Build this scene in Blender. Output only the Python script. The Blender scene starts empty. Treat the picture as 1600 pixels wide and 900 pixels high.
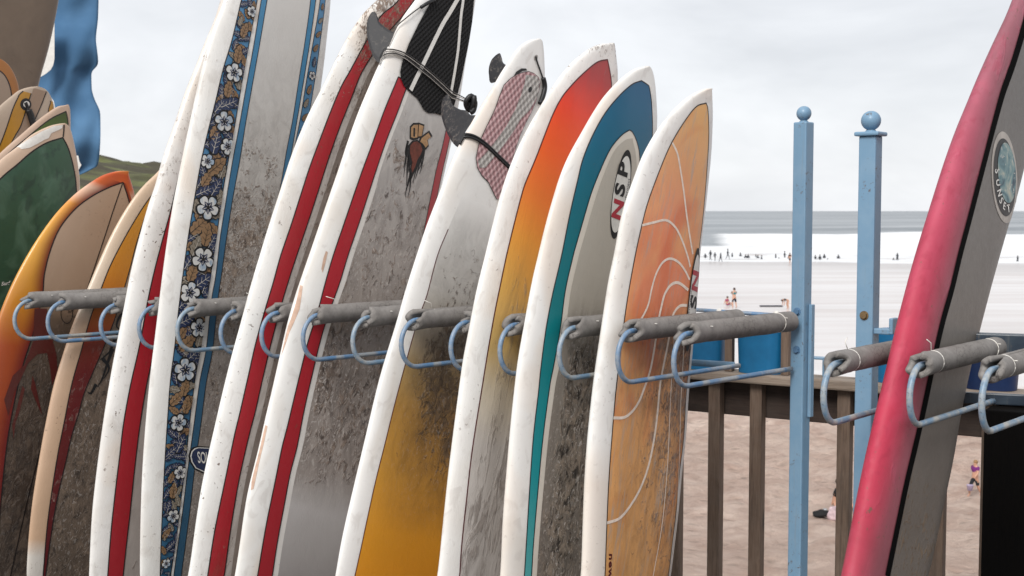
import bpy, bmesh, math, random
import numpy as np
from mathutils import Vector, Matrix, geometry, noise
R = math.radians
random.seed(7)
S = bpy.context.scene
COL = S.collection

# ------------------------------------------------------------------ camera
FPX, CAMH, PITCH = 2000.0, 1.65, math.atan(122/2000.0)
cd = bpy.data.cameras.new('camera'); cam = bpy.data.objects.new('camera', cd); COL.objects.link(cam)
cd.sensor_width = 36; cd.lens = 45; cd.clip_start = 0.05; cd.clip_end = 9000
cam.location = (0, 0, CAMH); cam.rotation_euler = (R(90)-PITCH, 0, 0)
cd.dof.use_dof = True; cd.dof.focus_distance = 3.9; cd.dof.aperture_fstop = 10
S.camera = cam
# ------------------------------------------------------------------ light
SUN_DIR = Vector((-0.36, -0.76, 0.68)).normalized()       # towards the sun
sd = bpy.data.lights.new('sun', 'SUN'); sd.energy = 1.9; sd.angle = R(24); sd.color = (1, .97, .93)
so = bpy.data.objects.new('sun', sd); COL.objects.link(so); so.rotation_euler = SUN_DIR.to_track_quat('Z', 'Y').to_euler()
W = bpy.data.worlds.new('World'); S.world = W; W.use_nodes = True
nt = W.node_tree; N_ = nt.nodes; L_ = nt.links; N_.clear()
wo = N_.new('ShaderNodeOutputWorld'); bg = N_.new('ShaderNodeBackground'); bg.inputs['Strength'].default_value = 0.1
sk = N_.new('ShaderNodeTexSky'); sk.sky_type = 'NISHITA'; sk.sun_disc = False
sk.sun_elevation = math.asin(SUN_DIR.z); sk.sun_rotation = math.atan2(SUN_DIR.x, SUN_DIR.y)
tc = N_.new('ShaderNodeTexCoord'); mp = N_.new('ShaderNodeMapping'); mp.inputs['Scale'].default_value = (1, 1, 2.3)
mp.inputs['Location'].default_value = (1.3, 0.4, 0.2)
nz = N_.new('ShaderNodeTexNoise'); nz.inputs['Scale'].default_value = 3.6; nz.inputs['Detail'].default_value = 5; nz.inputs['Roughness'].default_value = .56
nz.inputs['Distortion'].default_value = .4
rp = N_.new('ShaderNodeValToRGB'); rp.color_ramp.elements[0].position = .34; rp.color_ramp.elements[1].position = .62
rp.color_ramp.elements[0].color = (4.75, 4.87, 5.1, 1); rp.color_ramp.elements[1].color = (6.0, 6.1, 6.3, 1)
mx = N_.new('ShaderNodeMix'); mx.data_type = 'RGBA'; mx.inputs[0].default_value = .95
L_.new(tc.outputs['Generated'], mp.inputs[0]); L_.new(mp.outputs[0], nz.inputs['Vector']); L_.new(nz.outputs[0], rp.inputs[0])
L_.new(sk.outputs[0], mx.inputs[6]); L_.new(rp.outputs[0], mx.inputs[7]); L_.new(mx.outputs[2], bg.inputs['Color']); L_.new(bg.outputs[0], wo.inputs[0])
S.view_settings.view_transform = 'Standard'; S.view_settings.look = 'None'; S.view_settings.gamma = 1
S.view_settings.exposure = 0.70
S.cycles.max_bounces = 6; S.cycles.use_denoising = True

# ------------------------------------------------------------------ helpers
def lin(r, g, b):
    f = lambda c: (c/255/12.92) if c/255 <= .04045 else ((c/255+.055)/1.055)**2.4
    return (f(r), f(g), f(b), 1)
def link(o, parent=None):
    COL.objects.link(o)
    if parent is not None: o.parent = parent
    return o
def mesh_obj(name, verts, faces, mats, parent=None, smooth=True, midx=None):
    me = bpy.data.meshes.new(name); me.from_pydata([tuple(v) for v in verts], [], faces); me.update()
    for m in (mats if isinstance(mats, (list, tuple)) else [mats]): me.materials.append(m)
    if midx is not None: me.polygons.foreach_set('material_index', midx)
    if smooth: me.polygons.foreach_set('use_smooth', [True]*len(me.polygons))
    return link(bpy.data.objects.new(name, me), parent)
def empty(name, loc=(0, 0, 0), rot=None):
    o = bpy.data.objects.new(name, None); o.empty_display_size = .1; o.location = loc
    if rot is not None: o.rotation_euler = rot
    return link(o)
def tag(o, label=None, cat=None, group=None, kind=None):
    for k, v in (('label', label), ('category', cat), ('group', group), ('kind', kind)):
        if v: o[k] = v
    return o
CR = Matrix.Rotation(R(90)-PITCH, 3, 'X')
CAM = Vector((0, 0, CAMH))
def ray(px, py): return CR @ Vector(((px-800)/FPX, -(py-450)/FPX, -1))
def hit(px, py, P, n):
    d = ray(px, py); return CAM + d*((P-CAM).dot(n)/d.dot(n))
def at_depth(px, py, Y):
    d = ray(px, py); return CAM + d*(Y/d.y)
def at_height(px, py, z):
    d = ray(px, py); return CAM + d*((z-CAMH)/d.z)
def project(p):
    q = CR.transposed() @ (Vector(p)-CAM); return (800+FPX*q.x/-q.z, 450-FPX*q.y/-q.z)
def crom(pts, k=6):
    pts = [np.array(p, float) for p in pts]
    if len(pts) < 3: 
        return [pts[0]+(pts[1]-pts[0])*i/k for i in range(k+1)]
    out = []
    for i in range(len(pts)-1):
        p1, p2 = pts[i], pts[i+1]; p0 = pts[i-1] if i else 2*p1-p2; p3 = pts[i+2] if i+2 < len(pts) else 2*p2-p1
        for j in range(k):
            t = j/k
            out.append(.5*((2*p1)+(p2-p0)*t+(2*p0-5*p1+4*p2-p3)*t*t+(3*p1-p0-3*p2+p3)*t**3))
    out.append(pts[-1]); return out

def tube_data(path, rad, seg=10, cap=True):
    path = [Vector(p) for p in path]; n = len(path); vs = []; fs = []
    up = None
    for i, p in enumerate(path):
        t = (path[min(i+1, n-1)]-path[max(i-1, 0)]).normalized()
        if up is None:
            up = t.orthogonal().normalized()
        up = (up - t*up.dot(t)).normalized(); b = t.cross(up)
        r = rad[i] if isinstance(rad, (list, tuple)) else rad
        for j in range(seg):
            a = 2*math.pi*j/seg; vs.append(p+(up*math.cos(a)+b*math.sin(a))*r)
    for i in range(n-1):
        for j in range(seg):
            k = (j+1) % seg; fs.append((i*seg+j, i*seg+k, (i+1)*seg+k, (i+1)*seg+j))
    if cap: fs.append(tuple(range(seg-1, -1, -1))); fs.append(tuple((n-1)*seg+j for j in range(seg)))
    return vs, fs
def tube(name, path, rad, mat, parent=None, seg=10):
    v, f = tube_data(path, rad, seg); return mesh_obj(name, v, f, mat, parent)
def tubes(name, paths, rad, mat, parent=None, seg=6):
    V = []; F = []
    for p in paths:
        v, f = tube_data(p, rad, seg); o = len(V); V += v; F += [tuple(i+o for i in q) for q in f]
    return mesh_obj(name, V, F, mat, parent)
def box_bm(bm, M, size, bev=0.0, segs=2):
    r = bmesh.ops.create_cube(bm, size=1, matrix=M @ Matrix.Diagonal((*size, 1)))
    if bev:
        es = list({e for v in r['verts'] for e in v.link_edges})
        bmesh.ops.bevel(bm, geom=es, offset=bev, segments=segs, affect='EDGES', profile=.5)
def box(name, loc, size, mat, parent=None, rotz=0, bev=.003, M=None):
    bm = bmesh.new(); MM = M if M is not None else Matrix.Translation(loc) @ Matrix.Rotation(rotz, 4, 'Z')
    box_bm(bm, MM, size, bev)
    me = bpy.data.meshes.new(name); bm.to_mesh(me); bm.free(); me.materials.append(mat)
    me.polygons.foreach_set('use_smooth', [False]*len(me.polygons))
    return link(bpy.data.objects.new(name, me), parent)
def lathe(name, loc, prof, mat, parent=None, seg=24):
    vs = []; fs = []; n = len(prof)
    for (r, z) in prof:
        for j in range(seg):
            a = 2*math.pi*j/seg; vs.append((loc[0]+r*math.cos(a), loc[1]+r*math.sin(a), loc[2]+z))
    for i in range(n-1):
        for j in range(seg):
            k = (j+1) % seg; fs.append((i*seg+j, i*seg+k, (i+1)*seg+k, (i+1)*seg+j))
    fs.append(tuple(range(seg-1, -1, -1))); fs.append(tuple((n-1)*seg+j for j in range(seg)))
    return mesh_obj(name, vs, fs, mat, parent)

# ------------------------------------------------------------------ materials
class NT:
    def __init__(s, name):
        s.m = bpy.data.materials.new(name); s.m.use_nodes = True; s.t = s.m.node_tree; s.t.nodes.clear()
        s.out = s.n('OutputMaterial'); s.b = s.n('BsdfPrincipled'); s.t.links.new(s.b.outputs[0], s.out.inputs[0])
        s.co = s.n('TexCoord').outputs['Object']
    def n(s, k): return s.t.nodes.new('ShaderNode'+k)
    def l(s, a, b): s.t.links.new(a, b)
    def set(s, i, v):
        if hasattr(v, 'is_linked') or isinstance(v, bpy.types.NodeSocket): s.l(v, i)
        else: i.default_value = v
    def map(s, scale=(1, 1, 1), rot=(0, 0, 0), loc=(0, 0, 0), co=None):
        m = s.n('Mapping'); s.l(co or s.co, m.inputs[0]); m.inputs['Scale'].default_value = scale
        m.inputs['Rotation'].default_value = rot; m.inputs['Location'].default_value = loc; return m.outputs[0]
    def noise(s, scale, detail=4, rough=.55, dist=0, vec=None):
        n = s.n('TexNoise'); s.l(vec or s.co, n.inputs['Vector']); n.inputs['Scale'].default_value = scale
        n.inputs['Detail'].default_value = detail; n.inputs['Roughness'].default_value = rough; n.inputs['Distortion'].default_value = dist
        return n.outputs['Fac']
    def vor(s, scale, vec=None, feat='F1', out='Distance'):
        n = s.n('TexVoronoi'); n.feature = feat; s.l(vec or s.co, n.inputs['Vector']); n.inputs['Scale'].default_value = scale; return n.outputs[out]
    def ramp(s, f, stops, interp='LINEAR'):
        r = s.n('ValToRGB'); s.l(f, r.inputs[0]); cr = r.color_ramp; cr.interpolation = interp
        while len(cr.elements) < len(stops): cr.elements.new(.5)
        while len(cr.elements) > len(stops): cr.elements.remove(cr.elements[-1])
        for e, (p, c) in zip(cr.elements, stops):
            e.position = p; e.color = c if isinstance(c, (tuple, list)) else (c, c, c, 1)
        return r.outputs[0]
    def math(s, op, a, b=0.0, clamp=False):
        m = s.n('Math'); m.operation = op; m.use_clamp = clamp; s.set(m.inputs[0], a); s.set(m.inputs[1], b); return m.outputs[0]
    def mix(s, f, a, b, mode='MIX'):
        m = s.n('Mix'); m.data_type = 'RGBA'; m.blend_type = mode
        s.set(m.inputs[0], f); s.set(m.inputs[6], a); s.set(m.inputs[7], b); return m.outputs[2]
    def sep(s, co=None):
        x = s.n('SeparateXYZ'); s.l(co or s.co, x.inputs[0]); return x.outputs
    def bump(s, h, strength=.3, dist=.002, prev=None):
        b = s.n('Bump'); s.l(h, b.inputs['Height']); b.inputs['Strength'].default_value = strength; b.inputs['Distance'].default_value = dist
        if prev is not None: s.l(prev, b.inputs['Normal'])
        return b.outputs[0]
    def fin(s, col, rough=.5, normal=None, metal=0, coat=0, spec=.5):
        s.set(s.b.inputs['Base Color'], col); s.set(s.b.inputs['Roughness'], rough); s.b.inputs['Metallic'].default_value = metal
        s.b.inputs['Coat Weight'].default_value = coat; s.b.inputs['Coat Roughness'].default_value = .15
        s.b.inputs['Specular IOR Level'].default_value = spec
        if normal is not None: s.l(normal, s.b.inputs['Normal'])
        return s.m

def simple(name, c, rough=.6, ns=30, var=.25, bump=.1, bd=.001, metal=0, coat=0, stretch=(1, 1, 1)):
    t = NT(name); v = t.map(stretch)
    n = t.noise(ns, 5, .6, .2, v); c2 = tuple(x*(1-var) for x in c[:3])+(1,)
    col = t.mix(t.ramp(n, [(.35, 0.), (.65, 1.)]), c2, c)
    return t.fin(col, rough, t.bump(n, bump, bd), metal, coat)

def Y(b, stops):
    """heights read off the photograph's rows -> share of the board's length"""
    zs = np.linspace(0, b.L, 80); ys = np.array([project(b.M @ Vector((0, -b.rk(z), z)))[1] for z in zs])
    return sorted((float(np.interp(y, ys[::-1], zs[::-1]))/b.L, c) for y, c in stops)
def paint(name, base, L=2.4, dirt=None, xr=None, xb=1.0, seed=0, speck=.35, tone=((70, 58, 50), (150, 140, 130)),
          soft=.12, rough=.32, coat=.25, cell=40, flecks=0.0, dirt_rough=.75, grime_col=(150, 138, 125), crust=.5, yb=None, over=(), xmix=None, fade=None, streak=0.0, cover=.88, st=.6, tilt=16):
    """board paint. base: colour or [(z/L, colour)...]; dirt: [(z/L, amount)...] where wax and dirt lie along the board; yb: stops are photo rows"""
    if yb is not None:
        L = yb.L
        if isinstance(base, list): base = Y(yb, base)
        if dirt: dirt = Y(yb, dirt)
    t = NT(name); x, y, z = t.sep()
    zl = t.math('DIVIDE', z, L)
    off = (seed*3.7, seed*1.9, seed*5.3)
    v = t.map(loc=off)
    if isinstance(base, list):
        wob = t.math('MULTIPLY', t.math('SUBTRACT', t.noise(5, 2, .5, 0, v), .5), .03)
        col = t.ramp(t.math('ADD', zl, wob), [(p, lin(*c)) for p, c in base])
    else: col = lin(*base)
    for (c2, sc, lo, hi, st) in over:
        col = t.mix(t.math('MULTIPLY', t.ramp(t.noise(sc, 3, .5, .8, t.map((1, 1, .6), loc=(sc, seed, 2))), [(lo, 0.), (hi, 1.)]), st), col, lin(*c2))
    if xmix:
        mr = t.n('MapRange'); mr.interpolation_type = 'SMOOTHSTEP'; t.l(x, mr.inputs[0]); mr.inputs[1].default_value = xmix[0]; mr.inputs[2].default_value = xmix[1]; mr.inputs[4].default_value = xmix[3]
        col = t.mix(mr.outputs[0], col, lin(*xmix[2]))
    if fade:
        at = t.n('Attribute'); at.attribute_name = 'across'; mr = t.n('MapRange'); mr.interpolation_type = 'SMOOTHSTEP'; t.l(at.outputs['Fac'], mr.inputs[0])
        col = t.mix(mr.outputs[0], col, lin(*fade))
    # faint overall yellowing and grime
    g = t.noise(3.0, 6, .65, .6, v)
    col = t.mix(t.math('MULTIPLY', t.ramp(g, [(.38, 0.), (.75, 1.)]), soft), col, lin(*grime_col), 'MULTIPLY')
    nrm = None; rgh = rough
    gr2 = t.noise(60, 6, .7, .3, v)
    if dirt:
        zm = t.ramp(zl, [(p, float(a)) for p, a in dirt])
        if xr:
            xm = t.n('MapRange'); t.l(x, xm.inputs[0]); xm.inputs[1].default_value = xr[0]; xm.inputs[2].default_value = xr[1]
            xm.inputs[3].default_value = xr[2] if len(xr) > 2 else 0; xm.inputs[4].default_value = xb; zm = t.math('MULTIPLY', zm, xm.outputs[0])
        blot = t.noise(cell, 5, .66, 1.6, t.map((1, 1, st), (0, R(tilt), 0), off)); blot2 = t.noise(cell*.22, 4, .6, .8, v)
        val = t.math('ADD', t.math('MULTIPLY', t.math('SUBTRACT', blot, .5), 1.25), t.math('MULTIPLY', t.math('SUBTRACT', blot2, .5), .8))
        thr = t.math('SUBTRACT', .36, t.math('MULTIPLY', zm, .50))
        m = t.math('MULTIPLY', t.math('MULTIPLY', t.math('SUBTRACT', val, thr), 6, True), t.math('MULTIPLY', zm, 5, True))
        tn = t.ramp(t.noise(cell*.9, 5, .7, .8, t.map((1, 1, .7), loc=(9+seed, 2, 1))), [(.38, lin(*tone[0])), (.60, lin(*tone[1]))])
        mid = lin(*[(a*.4+b*.6) for a, b in zip(tone[0], tone[1])])
        sm_ = t.math('MULTIPLY', t.math('MULTIPLY', zm, crust, True), t.ramp(t.noise(7, 5, .6, .6, v), [(.3, .55), (.62, 1.)]))
        col = t.mix(sm_, col, mid)
        smr = t.ramp(t.noise(cell*.42, 6, .7, 1.2, t.map((1, 1, st*.6), (0, R(tilt), 0), (seed, 8, 4))), [(.42, 0.), (.64, 1.)])
        col = t.mix(t.math('MULTIPLY', t.math('MULTIPLY', smr, t.math('MULTIPLY', zm, 1.3, True)), .42 if crust > 0 else .12), col, lin(*tone[0]))
        col = t.mix(t.math('MULTIPLY', m, cover), col, tn)
        if flecks:
            f = t.ramp(t.noise(cell*1.25, 4, .6, 2.4, t.map((1.3, 1.3, .7), (0, R(18), 0), (4, 7+seed, 3))), [(.585, 0.), (.62, 1.)])
            col = t.mix(t.math('MULTIPLY', t.math('MULTIPLY', f, zm, True), flecks), col, lin(190, 182, 175))
        rgh = t.math('ADD', rough, t.math('MULTIPLY', t.math('MAXIMUM', m, sm_), dirt_rough-rough)); nrm = t.bump(t.math('ADD', m, t.math('MULTIPLY', blot, .8)), .6, .0016)
    if streak:
        vs = t.map((70, 70, 5), (0, 0, 0), off); sc = t.noise(1, 5, .75, .3, vs); m3 = t.ramp(t.noise(5, 4, .6, .4, v), [(.4, 0.), (.6, 1.)])
        col = t.mix(t.math('MULTIPLY', t.math('MULTIPLY', t.ramp(sc, [(.52, 0.), (.62, 1.)]), m3), streak), col, lin(168, 160, 152))
    if speck:
        sp = t.ramp(t.noise(70, 3, .55, .4, v), [(.655, 0.), (.69, 1.)]); sm = t.ramp(t.noise(5, 3, .5, 0, v), [(.42, 0.), (.62, 1.)])
        col = t.mix(t.math('MULTIPLY', t.math('MULTIPLY', sp, sm), speck), col, lin(96, 76, 62))
    fine = t.noise(9, 3, .5, .3, v)
    rgh = t.math('ADD', rgh, t.math('MULTIPLY', t.math('SUBTRACT', gr2, .4), .3))
    nrm = t.bump(fine, .12, .004, nrm)
    return t.fin(col, rgh, nrm, 0, coat)

M = {}
M['black'] = simple('black_ink', lin(22, 21, 22), .5, 60, .3)
M['seam'] = simple('black_seam_tape', (.0016, .0016, .0017, 1), .9, 60, .2); M['seam'].node_tree.nodes['Principled BSDF'].inputs['Specular IOR Level'].default_value = .08
M['pin'] = simple('dark_pinline', lin(30, 24, 24), .45, 60, .3)
M['maroon'] = simple('maroon_pinline', lin(88, 24, 30), .45, 60, .3)
M['ink_red'] = simple('red_ink', lin(178, 42, 58), .4, 60, .15)
M['ink_white'] = simple('white_ink', lin(225, 222, 216), .4, 60, .12)
M['swirl'] = simple('cream_swirl_line', lin(244, 228, 212), .4, 80, .2)
def metal_paint(name, c, chips=.5, worn=(190, 196, 198), wear=.45):
    t = NT(name); n1 = t.noise(18, 6, .65, .4); n2 = t.noise(75, 6, .7, .6); n3 = t.noise(7, 3, .5)
    col = t.mix(t.math('MULTIPLY', t.ramp(n1, [(.42, 0.), (.62, 1.)]), wear), c, lin(*worn))
    ch = t.math('MULTIPLY', t.ramp(n2, [(.60, 0.), (.63, 1.)]), t.ramp(n3, [(.48, 0.), (.6, 1.)]))
    run = t.ramp(t.noise(1, 4, .6, .3, t.map((60, 60, 2.5))), [(.56, 0.), (.7, 1.)]); col = t.mix(t.math('MULTIPLY', run, .35), col, lin(128, 124, 116))
    col = t.mix(t.math('MULTIPLY', ch, chips), col, lin(92, 80, 70))
    return t.fin(col, .45, t.bump(t.math('ADD', n2, t.math('MULTIPLY', ch, -1.5)), .25, .0008), 0, .1)
M['post'] = metal_paint('blue_post_paint', lin(110, 144, 170), .9, (126, 154, 176))
M['arm'] = metal_paint('blue_arm_paint', lin(88, 124, 160), .6, (150, 154, 156), .95)
M['arm_worn'] = metal_paint('worn_arm_paint', lin(108, 136, 160), .9, (164, 164, 160), 1.0)
M['bolt'] = simple('bolt_paint', lin(88, 122, 154), .4)
M['rust'] = simple('rusty_bolt', lin(120, 96, 60), .6, 80, .6, .5)
def foam_mat():
    t = NT('grey_pipe_foam'); n = t.noise(35, 7, .7, .3); n2 = t.noise(8, 4, .6, .5, t.map((1, 1, 1)))
    cr = t.vor(55, t.map((1, 1, 1)), 'DISTANCE_TO_EDGE'); crk = t.ramp(cr, [(0., 1.), (.035, 0.)])
    crk = t.math('MULTIPLY', crk, t.ramp(n2, [(.5, 0.), (.62, 1.)]))
    col = t.mix(t.ramp(n, [(.3, 0.), (.7, 1.)]), lin(112, 108, 105), lin(140, 136, 132))
    col = t.mix(t.math('MULTIPLY', t.ramp(n2, [(.4, 0.), (.7, 1.)]), .35), col, lin(104, 97, 91))
    col = t.mix(t.math('MULTIPLY', crk, .7), col, lin(52, 48, 46))
    return t.fin(col, .85, t.bump(t.math('SUBTRACT', n, crk), .3, .0018))
M['foam'] = foam_mat()
M['tie'] = simple('white_cable_tie', lin(226, 222, 214), .5, 50, .1)
def wood(name, a, b, knots=True, axis='Z', pale=.35):
    t = NT(name); oi = t.n('ObjectInfo'); ad = t.n('VectorMath'); ad.operation = 'ADD'; mu = t.n('VectorMath'); mu.operation = 'SCALE'
    cb = t.n('CombineXYZ'); [t.l(oi.outputs['Random'], cb.inputs[i]) for i in range(3)]
    t.l(cb.outputs[0], mu.inputs[0]); mu.inputs['Scale'].default_value = 37; t.l(t.co, ad.inputs[0]); t.l(mu.outputs[0], ad.inputs[1])
    co = ad.outputs[0]; sc = (1, 1, .06) if axis == 'Z' else (.06, 1, 1)
    v = t.map(sc, co=co)
    g = t.noise(150, 5, .6, 1.2, v); g2 = t.noise(30, 3, .5, 1.5, v)
    col = t.mix(t.ramp(g, [(.3, 0.), (.7, 1.)]), lin(*a), lin(*b))
    col = t.mix(t.math('MULTIPLY', t.ramp(g2, [(.5, 0.), (.7, 1.)]), .45), col, lin(*[c*.62 for c in a]))
    if knots:
        ks = (1, 1, .45) if axis == 'Z' else (.45, 1, 1)
        k = t.ramp(t.vor(7, t.map(ks, co=co)), [(.06, 1.), (.16, 0.)]); col = t.mix(t.math('MULTIPLY', k, .75), col, lin(*[c*.35 for c in a]))
    w = t.noise(9, 4, .6, .4, co); col = t.mix(t.math('MULTIPLY', t.ramp(w, [(.4, 0.), (.7, 1.)]), pale), col, lin(136, 126, 116))
    return t.fin(col, .8, t.bump(g, .5, .0015))
M['wood'] = wood('weathered_fence_timber', (92, 74, 61), (122, 102, 87), True, 'Z', .2)
M['wood_top'] = wood('pale_handrail_timber', (126, 110, 96), (158, 144, 130), True, 'X')
M['wood_dark'] = wood('dark_brown_timber', (50, 38, 33), (68, 54, 46), True, 'X', .08)  # darker brown for the rail boards and bottom rail
M['wood_shaded'] = wood('shade_black_timber', (6, 5, 5), (10, 8, 7), True, 'Z', .0)  # newel timber: shade at the right edge put into a near-black colour
M['wood_shaded'].node_tree.nodes['Principled BSDF'].inputs['Specular IOR Level'].default_value = .08
M['bin'] = simple('blue_planter_plastic', lin(26, 110, 158), .4, 9, .25, .15, .002)
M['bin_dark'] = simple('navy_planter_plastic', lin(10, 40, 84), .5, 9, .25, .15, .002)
M['salt'] = simple('crusted_sand_fill', lin(215, 210, 204), .9, 90, .3, .8, .004)
M['rubber'] = simple('black_rubber', lin(24, 24, 26), .5, 60, .3, .2)
M['cord'] = simple('dark_leash_cord', lin(58, 55, 54), .4, 60, .3, .1)
M['cord_pale'] = simple('pale_leash_cord', lin(172, 166, 160), .45, 60, .3, .1)
def fin_mat():
    t = NT('scuffed_black_fin'); n = t.noise(60, 7, .75, .6); n2 = t.noise(7, 3, .5); x, y, z = t.sep()
    m = t.math('MULTIPLY', t.ramp(n, [(.52, 0.), (.6, 1.)]), t.ramp(n2, [(.4, .1), (.6, 1.)]))
    return t.fin(t.mix(t.math('MULTIPLY', m, .55), lin(36, 36, 39), lin(128, 120, 112)), .6, t.bump(n, .3, .001))
M['fin'] = fin_mat()

# ------------------------------------------------------------------ geometry of the place (metres)
SG = lambda a: (math.sin(R(a)), math.cos(R(a)))
ROW = Vector((-.871, .491, 0)); P0 = Vector((.457, 3.6, 0))
WD = Vector((*SG(44), 0)); ND = Vector((WD.y, -WD.x, 0))
def tip_at(px):
    m = (px-800)/FPX; t = (P0.x-m*P0.y)/(.871+.491*m); return P0+ROW*t
W2 = Vector((*SG(40), 0))

# ------------------------------------------------------------------ surfboards
class Board:
    def __init__(s, P, tip, bottom_mid, left, right=None, T=.068, rock=.06, Wd=WD, p=5.0, name='surfboard', rs=.45, gap=None, tail_up=False):
        s.T, s.rock, s.p, s.rs = T, rock, p, rs; s.W = Wd; s.N = Vector((Wd.y, -Wd.x, 0))
        tp = hit(*tip, P+s.N*rock, s.N) - s.N*rock; bmid = hit(*bottom_mid, P, s.N)
        ax = (tp-bmid).normalized(); O = bmid+ax*((.02-bmid.z)/ax.z)
        s.L = (tp-O).length; X = ax.cross(s.N)*1.0
        X = (s.W - ax*s.W.dot(ax)).normalized(); Y = ax.cross(X)
        s.M = Matrix((X, Y, ax)).transposed().to_4x4(); s.M.translation = O; s.Mi = s.M.inverted()
        s.X = X; L = s.L; s.camL = s.Mi @ CAM; s.R3 = s.M.to_3x3().transposed()
        s.smin_vis = s.loc0(*bottom_mid)[1]
        q = np.linspace(0, 1, 150); s.q = q; ss = L*(1-q*q); s.ss = ss
        wsc = abs((CR.transposed() @ s.W).x); 
        def sil(px, py):                       # how far the rounded rail bulges past the mid-plane outline
            d = ray(px, py).normalized(); d.z = 0; d.normalize(); r = Vector((d.y, -d.x, 0)); a = abs(s.W.dot(r)); b = abs(s.N.dot(r))
            th = np.linspace(0, math.pi/2, 60); hw = .25
            return (max(a*hw*np.cos(th)**(2/s.p)+b*T/2*np.sin(th))-a*hw)/a
        def trace(pts, sg):
            pts = crom(pts, 5); xs = []
            for (px, py) in pts:
                x, z = s.loc0(px, py); k = s.tk(z)/T
                xs.append((z, x - sg*sil(px, py)*k*min(1, max(0, (L-z)/.12))))
            xs.sort(); return np.array(xs)
        lt = trace(left, -1)
        smin = lt[0, 0]
        xl = np.interp(ss, lt[:, 0], lt[:, 1]); 
        f = np.clip(ss/smin, 0, 1); fall = .42+.58*np.sin(np.pi/2*f**.8)
        x0 = xl[np.argmin(abs(ss-smin))]
        xl = np.where(ss < smin, x0*fall, xl)
        xr = -xl.copy()
        if right:
            rt = trace(right, 1); rmin, rmax = rt[0, 0], rt[-1, 0]
            d = rt[:, 1]+np.interp(rt[:, 0], ss[::-1], xl[::-1])
            dd = np.interp(ss, rt[:, 0], d); dec = np.where(ss < rmin, np.exp(-((rmin-ss)/.7)**2), 1); xr = xr+dd*dec
        def sm(a):
            k = np.exp(-np.linspace(-2, 2, 9)**2); k /= k.sum(); b = np.concatenate([2*a[0]-a[4:0:-1], a, 2*a[-1]-a[-2:-6:-1]])
            return np.convolve(b, k, 'valid')
        xl = sm(xl); xr = sm(xr); c = (xl+xr)/2; hw = (xr-xl)/2
        hw = np.maximum(hw, .0); hw[0] = .004; hw[1] = max(hw[1], .006)
        # squashed tail
        e = np.clip(ss/.05, 0, 1); hw = hw*(.55+.45*np.sqrt(1-(1-e)**2)); 
        s.c, s.hw = c, hw
        s.root = empty(name, O); s.root.rotation_euler = s.M.to_euler()
    def tk(s, z): 
        return s.T*max(.2, 1-.62*abs(2*z/s.L-.95)**2.6)
    def rk(s, z):
        f = max(0, (z/s.L-s.rs)/(1-s.rs)); return s.rock*f**2.0
    def loc0(s, px, py):                       # onto the mid surface
        d = s.R3 @ ray(px, py); y = 0
        for _ in range(6):
            t = (y-s.camL.y)/d.y; z = s.camL.z+d.z*t; x = s.camL.x+d.x*t; y = -s.rk(min(z, s.L))
        return x, z
    def prof(s, z):
        return float(np.interp(z, s.ss[::-1], s.c[::-1])), float(np.interp(z, s.ss[::-1], s.hw[::-1]))
    def h(s, x, z):
        c, hw = s.prof(z); f = min(1, abs(x-c)/max(hw, 1e-4)); return s.tk(z)/2*max(0, 1-f**s.p)**.5
    def uv(s, px, py):                         # onto the deck surface
        d = s.R3 @ ray(px, py); y = -s.T/2; x = z = 0
        for i in range(14):
            t = (y-s.camL.y)/d.y; z = s.camL.z+d.z*t; x = s.camL.x+d.x*t
            zz = min(max(z, 0), s.L); y = .5*y+.5*(-s.rk(zz)-s.h(x, zz))
        return x, z
    def pos(s, x, z, off=0.0):
        z = min(max(z, .002), s.L-.001); c, hw = s.prof(z); lim = hw*.997; x = min(max(x, c-lim), c+lim)
        e = .0015; hx = (s.h(x+e, z)-s.h(x-e, z))/(2*e); hz = ((s.h(x, min(z+e, s.L))+s.rk(z+e))-(s.h(x, z-e)+s.rk(z-e)))/(2*e)
        n = Vector((-hx, -1, -hz)); n = Vector((-max(-8, min(8, hx)), -1, -max(-4, min(4, hz)))).normalized()
        return Vector((x, -s.rk(z)-s.h(x, z), z)) + n*off
    def world(s, px, py, off=.004): return s.M @ s.pos(*s.uv(px, py), off)
    def body(s, mat, label=None):
        nr = 30; phi = [math.sin(math.pi/2*i/(nr/2)) for i in range(-nr//2, nr//2+1)]
        vs = []; fs = []; ring = 2*len(phi)-2
        for i, z in enumerate(s.ss):
            c, hw = s.c[i], s.hw[i]; t = s.tk(z)/2; r = s.rk(z)
            if z < .03: t *= (.35+.65*math.sqrt(max(0, 1-(1-z/.03)**2)))
            top = [(c+hw*f, -r-t*max(0, 1-abs(f)**s.p)**.5) for f in phi]; bot = [(c+hw*f, -r+t*max(0, 1-abs(f)**s.p)**.5) for f in phi[-2:0:-1]]
            for x, y in top+bot: vs.append((x, y, z))
        n = len(s.ss)
        for i in range(n-1):
            for j in range(ring):
                k = (j+1) % ring; fs.append((i*ring+j, i*ring+k, (i+1)*ring+k, (i+1)*ring+j))
        fs.append(tuple(range(ring-1, -1, -1))); fs.append(tuple((n-1)*ring+j for j in range(ring)))
        return mesh_obj('body', vs, fs, mat, s.root)
    # curves across the board are kept as fractions of the half width
    def frac(s, pts, lo=None):
        a = []
        for px, py in crom(pts, 5):
            x, z = s.uv(px, py); c, hw = s.prof(min(z, s.L-.002)); a.append((z, (x-c)/max(hw, 1e-3)))
        a.sort(); return np.array(a)
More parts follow.
